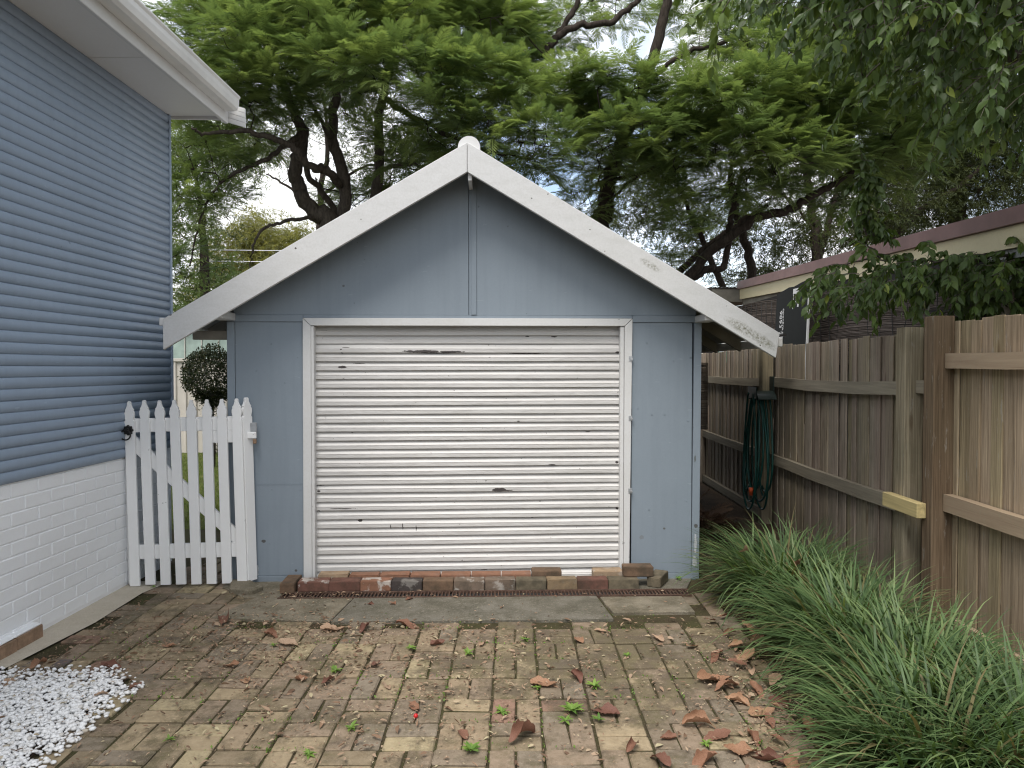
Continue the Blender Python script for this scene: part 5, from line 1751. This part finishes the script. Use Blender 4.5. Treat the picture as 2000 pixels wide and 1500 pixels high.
# lower tier draped over the carport edge
for k in range(150):
    px = 1610 + 420 * rr.random() ** 0.85
    Y = rr.uniform(4.7, 5.5)
    py = 530 - (px - 1620) * 0.04 + rr.gauss(8, 15)
    starts.append(sight(px, py, Y))
    dirs.append((rr.gauss(-0.6, 0.5), rr.gauss(-0.2, 0.4), rr.gauss(-0.1, 0.35)))
    lens.append(rr.uniform(0.18, 0.40))
for k in range(190):
    px = rr.uniform(1880, 2250)
    starts.append(sight(px, rr.uniform(470, 600), rr.uniform(4.6, 6.0)))
    dirs.append((rr.gauss(-0.4, 0.6), rr.gauss(-0.1, 0.5), rr.gauss(-0.2, 0.3)))
    lens.append(rr.uniform(0.18, 0.36))
for k in range(34):
    t_ = rr.random()
    starts.append(sight(1712 - 30 * t_, 500 - 190 * t_, 5.3))
    dirs.append((rr.gauss(0, 0.8), rr.gauss(0, 0.6), rr.gauss(0.1, 0.3)))
    lens.append(rr.uniform(0.10, 0.22))
fig_twigs(starts, dirs, lens, 2, 9)

# ---- shrub in the back yard
sh = empty('clipped_shrub', (-5.08, 12.0, 0))
tag(sh, 'dark clipped shrub on a single stem in front of the beige steel fence', 'shrub')
tube('stem', [(0, 0, 0), (0.02, 0, 0.45), (-0.01, 0.01, 0.9), (0, 0, 1.35)], [0.05, 0.045, 0.04, 0.03], M['bark_fig'], sh, 8)
nsh = 9500
d = NP.normal(size=(nsh, 3)); d /= np.linalg.norm(d, axis=1, keepdims=True)
rad = NP.uniform(0.72, 1.04, nsh)
lump = 1 + 0.10 * np.sin(d[:, 0] * 5 + 1) * np.cos(d[:, 2] * 6)
pos = d * (rad * lump)[:, None] * np.array((0.46, 0.46, 0.50)) + np.array((0.0, 0, 1.53))
low = pos[:, 2] < 1.30
pos[low] = pos[low] * np.array((0.72, 0.72, 1.0))
extra_p = NP.normal(0, 0.10, (700, 3)) * np.array((1, 1, 1.6)) + np.array((0.0, 0, 1.12))
pos = np.concatenate([pos, extra_p]); n = len(pos)
o = scatter('crown', SMALL, pos, NP.normal(size=(n, 3)), NP.normal(0, .6, (n, 3)) + np.array((0, 0, 1.)), NP.uniform(0.035, 0.06, n), NP.random(n), M['shrub_leaf'], sh)
o['kind'] = 'stuff'
rr = random.Random(31)
for k, (x, yy, h, lab) in enumerate(((-5.35, 13.6, 0.42, 'low dark bush at the foot of the steel fence, left of the shrub stem'), (-4.75, 13.5, 0.36, 'low dark bush at the foot of the steel fence, right of the shrub stem'))):
    n = 1300
    d = NP.normal(size=(n, 3)); d /= np.linalg.norm(d, axis=1, keepdims=True); d[:, 2] = np.abs(d[:, 2])
    e = empty('low_bush', (x, yy, 0))
    tag(e, lab, 'bush', 'low bushes along the steel fence')
    tube('stem', [(0, 0, -0.02), (0.02, 0, 0.2)], [0.015, 0.008], M['bark_fig'], e, 5)
    o = scatter('crown', SMALL, d * NP.uniform(.5, 1.05, (n, 1)) * np.array((0.34, 0.25, h)), NP.normal(size=(n, 3)), NP.normal(0, .6, (n, 3)) + np.array((0, 0, 1.)), NP.uniform(0.04, 0.08, n), NP.random(n), M['shrub_leaf'], e)
    o['kind'] = 'stuff'
# lawn blades
n = 26000
pos = np.stack([NP.uniform(-6.2, -2.9, n), NP.uniform(7.3, 13.9, n), np.full(n, -0.012)], 1)
X = NP.normal(0, 0.55, (n, 3)) + np.array((0, 0, 0.9))
o = scatter('lawn_grass', [small_leaf(0.06, 0.02)], pos, X, NP.normal(size=(n, 3)), NP.uniform(0.03, 0.07, n), NP.random(n), M['lawn_blade'], None)
tag(o, 'short green lawn grass behind the gate', 'grass', kind='stuff')


# ================================================================== STRAP GRASS along the fence
def tuft(loc, nbl, spread, hgt, label, seed, lean=(-0.42, -0.14)):
    r_ = np.random.default_rng(seed)
    nbl = int(nbl * 0.52)
    seg = 8
    V = np.zeros((nbl, (seg + 1) * 2, 3))
    th = r_.uniform(0, 2 * np.pi, nbl)
    rb = spread * 0.62 * np.sqrt(r_.random(nbl))
    base = np.stack([rb * np.cos(th), rb * np.sin(th) * 1.15, np.zeros(nbl)], 1)
    az = th + r_.normal(0, 0.75, nbl)
    nbl0 = nbl
    L = r_.uniform(0.60, 1.25, nbl) * hgt
    e0 = R(90) - np.abs(r_.normal(0.10, 0.30, nbl)) - 0.55 * rb / spread
    curve = r_.uniform(0.8, 2.9, nbl)
    w = r_.uniform(0.0044, 0.0078, nbl)
    p = base.copy()
    el = e0.copy()
    for i in range(seg + 1):
        t = i / seg
        dirv = np.stack([np.cos(az) * np.cos(el) + lean[0] * t * 0.9, np.sin(az) * np.cos(el) + lean[1] * t * 0.9, np.sin(el)], 1)
        dirv /= np.linalg.norm(dirv, axis=1, keepdims=True)
        sidev = np.stack([-np.sin(az), np.cos(az), np.zeros(nbl)], 1)
        ww = (w * (1.0 if t < 0.6 else (1 - (t - 0.6) / 0.4) * 0.95 + 0.05))[:, None]
        V[:, i * 2] = p - sidev * ww
        V[:, i * 2 + 1] = p + sidev * ww
        p = p + dirv * (L / seg)[:, None]
        p[:, 2] = np.maximum(p[:, 2], 0.008)
        el = el - curve / seg * (0.35 + 1.3 * t)
    F1 = np.array([(2 * i, 2 * i + 1, 2 * i + 3, 2 * i + 2) for i in range(seg)])
    F = (F1[None] + (np.arange(nbl) * (seg + 1) * 2)[:, None, None]).reshape(-1, 4)
    tint = 0.18 + 0.82 * r_.beta(1.5, 1.7, nbl)
    dead = r_.random(nbl) < 0.09
    tint[dead] = r_.uniform(0, 0.12, dead.sum())
    e = empty('strap_grass_clump', loc)
    tag(e, label, 'grass clump', 'strap grass clumps along the fence')
    me_ = np_mesh('blades', V.reshape(-1, 3), F, np.repeat(tint, (seg + 1) * 2))
    o = add('blades', me_, M['tuft_blade'], e)
    o['kind'] = 'stuff'
    # dry skirt of dead blades lying at the foot
    nd = nbl // 2
    th = r_.uniform(0, 2 * np.pi, nd)
    pp = np.stack([np.cos(th) * spread * r_.uniform(.5, 1.05, nd), np.sin(th) * spread * r_.uniform(.5, 1.05, nd), r_.uniform(0.02, 0.12, nd)], 1)
    XX = np.stack([np.cos(th + r_.normal(0, .6, nd)), np.sin(th + r_.normal(0, .6, nd)), r_.normal(-0.18, 0.15, nd)], 1)
    o = scatter('dry_skirt', [small_leaf(0.014, 0.0)], pp, XX, r_.normal(0, .3, (nd, 3)) + np.array((0, 0, 1.)), r_.uniform(0.12, 0.32, nd), r_.uniform(0, 0.13, nd), M['tuft_blade'], e)
    o['kind'] = 'stuff'


tuft((1.90, 5.00, 0), 2300, 0.40, 0.60, 'farthest clump of green strap grass, by the garage corner', 1)
tuft((1.98, 4.48, 0), 1300, 0.28, 0.50, 'smaller strap grass clump tucked behind the farthest one, towards the old fence post', 2)
tuft((1.90, 4.00, 0), 2300, 0.38, 0.58, 'strap grass clump in the middle of the row, opposite the leaf heap', 3)
tuft((2.12, 3.62, 0), 1200, 0.28, 0.46, 'low strap grass clump at the foot of the newer fence', 4)
tuft((1.86, 3.32, 0), 2200, 0.38, 0.56, 'strap grass clump right of the upright ribbed leaf', 5)
tuft((2.22, 3.00, 0), 1200, 0.28, 0.46, 'low strap grass clump at the right edge before the newer fence', 6)
tuft((1.98, 2.72, 0), 1900, 0.36, 0.54, 'nearest strap grass clump in the lower right corner', 7)
tuft((1.64, 2.78, 0), 1500, 0.30, 0.52, 'strap grass clump cut by the bottom edge, leftmost of the near ones', 13)
tuft((2.30, 5.45, 0), 800, 0.24, 0.44, 'strap grass clump deep in the gap below the hose', 8)
# dry fern in the gap
fe = empty('dry_fern', (1.86, 6.9, 0))
tag(fe, 'dry reddish fern heap in the dark gap beside the garage wall', 'fern')
n = 90
az = NP.uniform(0, 6.28, n)
X = np.stack([np.cos(az), np.sin(az), NP.uniform(0.2, 1.1, n)], 1)
o = scatter('fronds', FRONDS, NP.normal(0, 0.10, (n, 3)) * np.array((1, 1, .4)) + np.array((0, 0, 0.08)), X, NP.normal(0, .3, (n, 3)) + np.array((0, 0, 1.)), NP.uniform(0.3, 0.5, n), NP.uniform(0.0, 0.35, n), M['litter_leaf'], fe)
o['kind'] = 'stuff'

# ================================================================== LITTER, WEEDS, FALLEN LEAVES
n = 7600
px = np.zeros((n, 3))
i = 0
rr = random.Random(88)
while i < n:
    x, yy = rr.uniform(-2.7, 1.9), rr.uniform(2.5, 5.25)
    w = 0.10
    w += 1.35 * math.exp(-(((x + 1.75) / 0.60) ** 2 + ((yy - 4.20) / 0.32) ** 2))
    w += 0.70 * math.exp(-(((x + 1.2) / 0.9) ** 2 + ((yy - 4.45) / 0.22) ** 2))
    w += 0.85 * math.exp(-(((x - 1.25) / 0.24) ** 2 + ((yy - 3.4) / 0.9) ** 2))
    w += 0.80 * math.exp(-(((x + 1.5) / 0.35) ** 2 + ((yy - 5.13) / 0.06) ** 2))
    w += 0.45 * math.exp(-(((x + 0.6) / 1.0) ** 2 + ((yy - 3.7) / 0.6) ** 2))
    w += 0.35 * math.exp(-(((x + 2.3) / 0.6) ** 2 + ((yy - 3.86) / 0.10) ** 2))
    w += 0.30 * math.exp(-(((x + 2.62) / 0.06) ** 2))
    if yy > 4.68 and x > -1.2 and yy < 5.05: w *= 0.35
    if x < -2.0 and yy < 3.8: w *= 0.8
    w *= 0.55 + 0.9 * abs(math.sin(x * 7.3 + 2 * math.sin(yy * 5))) 
    if rr.random() < w:
        px[i] = (x, yy, rr.uniform(0.007, 0.018) + (0.014 if x < -2.05 and yy < 3.8 else 0))
        i += 1
az = NP.uniform(0, 6.28, n)
X = np.stack([np.cos(az), np.sin(az), NP.normal(0, 0.16, n)], 1)
o = scatter('leaf_litter', [leaf_template(0.22, 0.10, 0.15), leaf_template(0.15, 0.12, -0.2), small_leaf(0.12, 0.08), small_leaf(0.3, 0.1)][:2], px, X, NP.normal(0, .35, (n, 3)) + np.array((0, 0, 1.)), np.where(NP.random(n) < 0.06, NP.uniform(0.025, 0.05, n), NP.gamma(2.0, 0.0062, n) + 0.005), NP.random(n), M['litter_leaf'], None)
tag(o, 'small dry leaf fragments scattered over the brick paving', 'leaf litter', kind='stuff')
# petals and straw bits, paler
n = 3000
sel = NP.integers(0, len(px), n)
pp = px[sel] + NP.normal(0, 0.10, (n, 3)) * np.array((1, 1, 0)) + np.array((0, 0, 0.001))
az = NP.uniform(0, 6.28, n)
o = scatter('straw_bits', [small_leaf(0.10, 0.05), small_leaf(0.2, 0.05)], pp, np.stack([np.cos(az), np.sin(az), NP.normal(0, 0.12, n)], 1), NP.normal(0, .3, (n, 3)) + np.array((0, 0, 1.)), NP.uniform(0.006, 0.020, n), NP.uniform(0.45, 1, n), M['litter_leaf'], None)
tag(o, 'pale straw bits scattered over the brick paving', 'straw', kind='stuff')
# moss and tiny seedlings in the joints
n = 2600
pp = np.stack([NP.uniform(-2.6, 1.7, n), NP.uniform(2.6, 4.7, n), np.full(n, 0.004)], 1)
kx, ky = (pp[:, 0] - 0.02) / (CELL / 1), (pp[:, 1] - 0.06) / CELL
snapx = NP.random(n) < 0.5
pp[snapx, 0] = (np.round(kx[snapx] - 0.5) + 0.5) * CELL + 0.02 + NP.normal(0, .006, snapx.sum())
pp[~snapx, 1] = (np.round(ky[~snapx] - 0.5) + 0.5) * CELL + 0.06 + NP.normal(0, .006, (~snapx).sum())
clump = np.sin(pp[:, 0] * 5.1 + 1.3) * np.sin(pp[:, 1] * 6.3 + 0.4) > 0.05
pp = pp[clump & ~((pp[:, 0] < -1.95) & (pp[:, 1] < 3.85))]
n = len(pp)
o = scatter('joint_seedlings', [small_leaf(0.25, 0.1)], pp, NP.normal(0, 0.7, (n, 3)) + np.array((0, 0, 0.55)), NP.normal(size=(n, 3)), NP.uniform(0.008, 0.02, n), NP.random(n) * 0.7, M['weed_leaf'], None)
tag(o, 'tiny green seedlings growing in the paving joints', 'seedlings', kind='stuff')


def big_leaf_mesh(seed):
    """A dry, ribbed, curled broad leaf of unit length with an uneven margin."""
    r_ = random.Random(seed)
    nu, nv = 26, 8
    curl = r_.uniform(0.5, 1.9)
    curl2 = curl * r_.uniform(0.3, 1.4)
    bend = r_.uniform(-0.7, 0.9)
    twist = r_.uniform(-1.1, 1.1)
    w = r_.uniform(0.27, 0.40)
    f1, f2, p1, p2 = r_.uniform(2, 4), r_.uniform(5, 8), r_.uniform(0, 6), r_.uniform(0, 6)
    vs_, fs = [], []
    for i in range(nu + 1):
        t = i / nu
        k = max(0.02, math.sin(math.pi * min(1, 0.02 + 0.96 * t ** 0.9)) ** 0.8)
        for j in range(nv + 1):
            u_ = j / nv * 2 - 1
            kk = k * (1 + 0.10 * math.sin(f2 * t * 3 + p1 + u_))
            s_ = u_ * kk * w
            c_ = curl if u_ > 0 else curl2
            a_ = u_ * kk * c_ * (0.45 + 0.75 * t)
            yy = math.sin(a_) / max(c_, 0.3) * w
            zz = (1 - math.cos(a_)) / max(c_, 0.3) * w * 1.5
            zz += 0.016 * math.cos((t * 8 - abs(u_) * 1.6) * 2 * math.pi) * min(1, abs(u_) * 2.2) * k
            zz += 0.05 * abs(u_) * math.sin(f1 * t * 3.1 + p2 + (1.5 if u_ > 0 else 0))
            ang = twist * (t - 0.5)
            yy, zz = yy * math.cos(ang) - zz * math.sin(ang), yy * math.sin(ang) + zz * math.cos(ang)
            vs_.append((t - 0.5, yy, zz + bend * (t - 0.5) ** 2))
    for i in range(nu):
        for j in range(nv):
            a_ = i * (nv + 1) + j
            fs.append((a_, a_ + 1, a_ + nv + 2, a_ + nv + 1))
    zmin = min(v[2] for v in vs_)
    vs_ = [(x, y_, z - zmin) for x, y_, z in vs_]
    return mesh_from(vs_, fs, 'leaf', True)


LEAFM = [big_leaf_mesh(s) for s in range(9)]
big = [  # px, py, length, label
    (437, 1212, 0.20, 'long orange curled fallen leaf beside the left concrete slab'), (650, 1230, 0.17, 'upright curled fallen leaf at the left end of the dark slab'), (712, 1228, 0.12, 'fallen leaf just right of the upright curled leaf'),
    (795, 1222, 0.17, 'flat long fallen leaf along the front edge of the dark slab'), (565, 1258, 0.16, 'pointed fallen leaf below the left slab'), (452, 1300, 0.10, 'small curled leaf on the paving left of centre'),
    (215, 1303, 0.19, 'big brown leaf at the top edge of the white gravel'), (264, 1340, 0.10, 'brown leaf at the right edge of the white gravel'), (200, 1360, 0.09, 'brown leaf lying on the white gravel'),
    (942, 1258, 0.11, 'bent fallen leaf in the middle of the paving below the dark slab'), (1062, 1337, 0.17, 'large ribbed brown leaf left of the small green weed'), (1125, 1325, 0.13, 'reddish curled leaf next to the large ribbed leaf'),
    (1130, 1250, 0.10, 'small standing leaf below the right end of the dark slab'), (1172, 1233, 0.09, 'pale fallen leaf by the right end of the dark slab'), (1285, 1248, 0.10, 'triangular fallen leaf left of the grass bed'),
    (1400, 1283, 0.17, 'folded orange leaf at the grass bed edge, topmost of the heap'), (1395, 1328, 0.20, 'long curled leaf in the middle of the leaf heap'), (1420, 1345, 0.16, 'dark curled leaf at the foot of the leaf heap'),
    (1440, 1370, 0.14, 'brown leaf below the leaf heap'), (1488, 1393, 0.15, 'ribbed upright leaf standing at the bed edge'), (1365, 1418, 0.16, 'ribbed orange leaf left of the upright ribbed one'), (1182, 1392, 0.15, 'curled dark leaf right of the bright weed'),
    (1400, 1440, 0.15, 'brown leaf lying in the litter near the bottom right'), (1305, 1442, 0.09, 'small folded leaf on the tan bricks near the bottom'), (1505, 1485, 0.20, 'big pale brown leaf at the bottom edge by the grass'), (1445, 1468, 0.15, 'flat leaf near the bottom edge left of the big pale one'),
    (1290, 1488, 0.14, 'dark reddish leaf at the bottom edge of the paving'), (1375, 1490, 0.16, 'long brown leaf at the bottom edge, between two others'), (810, 1382, 0.09, 'small reddish leaf above the red berry'), (1020, 1442, 0.17, 'dark red leaf on the tan brick near the bottom centre'),
    (905, 1435, 0.09, 'reddish leaf left of the dark red one'), (735, 1297, 0.10, 'dark curled leaf on the left of the paving centre'), (588, 1328, 0.09, 'small orange leaf left of centre'), (640, 1330, 0.11, 'reddish flat leaf left of centre beside the small orange one'),
    (1352, 1262, 0.10, 'brown leaf under the far grass clump'), (1480, 1085, 0.0, ''), (530, 1240, 0.12, 'pale leaf below the left slab end'), (690, 1290, 0.0, ''), (1235, 1460, 0.10, 'small brown leaf at the lower middle right'), (480, 1330, 0.10, 'brown leaf in the small leaf drift at left'),
    (1010, 1330, 0.0, ''), (855, 1258, 0.11, 'flat pale leaf left of the bent middle one'), (1470, 1440, 0.13, 'leaf tucked under the grass near the bottom right'), (765, 1180, 0.09, 'small leaf lying on the drain grate'), (800, 1172, 0.08, 'tiny leaf against the blackened brick'), (725, 1182, 0.07, 'small leaf on the drain in front of the orange brick'),
    (330, 1262, 0.09, 'leaf on the paving near the left cement strip'), (75, 1300, 0.14, 'brown leaf against the house footing'), (20, 1335, 0.12, 'leaf in the corner of the gravel by the house'),
]
for k, (a, b, L, lab) in enumerate(big):
    if not L: continue
    p = on_ground(a, b, 0.008)
    tag(add('fallen_leaf', LEAFM[k % 9], M['fallen'], None, p, (rng.gauss(0, .12), rng.gauss(0, .12), rng.uniform(0, 6.28)), (L * 0.95, L * 0.95, L * rng.uniform(0.6, 0.95))), lab, 'leaf', 'large fallen leaves on the paving')
ORD = ('nearest', 'second', 'third', 'fourth', 'fifth', 'sixth', 'seventh', 'eighth', 'ninth', 'tenth', 'eleventh', 'twelfth', 'thirteenth', 'fourteenth', 'fifteenth', 'sixteenth', 'seventeenth', 'eighteenth', 'nineteenth', 'farthest')
for k in range(20):
    yy = 2.80 + k * 0.098 + rng.uniform(-0.03, 0.03)
    xx = 1.24 + 0.11 * (yy - 2.5) + rng.gauss(-0.06, 0.08)
    L = rng.uniform(0.07, 0.15)
    tag(add('fallen_leaf', LEAFM[rng.randrange(9)], M['fallen'], None, (xx, yy, 0.010 + rng.uniform(0, 0.02)), (rng.gauss(0, .35), rng.gauss(0, .35), rng.uniform(0, 6.28)), (L, L, L * rng.uniform(0.5, 0.9))),
        ORD[k] + (' from the camera' if 0 < k < 19 else '') + ' of the brown leaves drifted along the grass bed edge', 'leaf', 'leaf drift along the grass bed edge')
caught = [(1455, 1075, 4.75, 'brown leaf caught on top of the farthest grass clump'), (1555, 1105, 4.75, 'reddish leaf caught in the grass beside the old fence'), (1548, 1175, 4.45, 'orange leaf caught between two grass clumps'), (1565, 1160, 4.5, 'small brown leaf caught in the grass just above the orange one')]
for k, (a, b, Y, lab) in enumerate(caught):
    tag(add('fallen_leaf', LEAFM[(k + 3) % 9], M['fallen'], None, sight(a, b, Y), (rng.uniform(-1, 1), rng.uniform(-1, 1), rng.uniform(0, 6)), (0.11, 0.11, 0.09)), lab, 'leaf', 'leaves caught in the grass')

# weeds
def weed(px_, py_, s, nleaf, label, seed):
    r_ = np.random.default_rng(seed)
    e = empty('weed', on_ground(px_, py_, 0.004))
    tag(e, label, 'weed', 'weeds in the paving')
    az = np.arange(nleaf) * 2.4 + r_.normal(0, .2, nleaf)
    el = r_.uniform(0.15, 0.85, nleaf)
    X = np.stack([np.cos(az) * np.cos(el), np.sin(az) * np.cos(el), np.sin(el)], 1)
    o = scatter('leaves', [leaf_template(0.17, 0.05, 0.25), leaf_template(0.20, 0.04, 0.35)], np.zeros((nleaf, 3)) + np.array((0, 0, 0.006)), X, np.tile(np.array((0, 0, 1.)), (nleaf, 1)), s * r_.uniform(0.55, 1.0, nleaf), r_.random(nleaf), M['weed_leaf'], e)
    o['kind'] = 'stuff'


for k, (a, b, s, nl_, lab) in enumerate([
        (1117, 1390, 0.075, 22, 'largest bright green weed rosette on the paving'), (1160, 1342, 0.055, 16, 'green weed just above the largest rosette'), (655, 1312, 0.045, 14, 'small weed left of the paving centre'),
        (920, 1468, 0.060, 18, 'leafy weed near the bottom centre'), (603, 1476, 0.040, 12, 'small weed at the bottom left of the paving'), (686, 1424, 0.045, 12, 'low weed below left of the red berry'),
        (802, 1268, 0.045, 12, 'weed left of the bent middle leaf'), (915, 1278, 0.050, 12, 'grassy weed right of the paving middle'), (1026, 1252, 0.045, 12, 'small weed below the dark slab'), (1225, 1282, 0.040, 10, 'small weed right of the slab end'),
        (980, 1393, 0.045, 12, 'small weed right of the red berry'), (1105, 1410, 0.050, 10, 'flat weed at the foot of the largest rosette'), (535, 1262, 0.035, 10, 'tiny weed in the left leaf litter'), (1380, 1455, 0.040, 10, 'tiny weed in the litter at lower right'),
        (1048, 1345, 0.035, 9, 'tiny weed below the large ribbed leaf'), (1170, 1408, 0.045, 10, 'small weed beside the curled dark leaf'), (300, 1148, 0.030, 9, 'tiny weed at the foot of the gate'), (1325, 1132, 0.05, 12, 'small weed at the right foot of the garage wall'), (330, 1447, 0.035, 9, 'tiny weed right of the gravel')]):
    weed(a, b, s, nl_, lab, 400 + k)
# red berry
bp = on_ground(812, 1398, 0.012)
be = empty('red_berry', bp)
tag(be, 'single red berry lying on the paving', 'berry')
bv, bf_ = blob_mesh(3, 2)
nrm = [v.normalized() * 0.0115 for v in bv]
add('fruit', mesh_from(nrm, bf_, 'fruit', True), M['berry'], be)
tube('stalk', [(0, 0, 0.010), (0.004, 0.002, 0.018), (0.010, 0.004, 0.022)], [0.0014, 0.001, 0.0008], M['bark_fig'], be, 5)
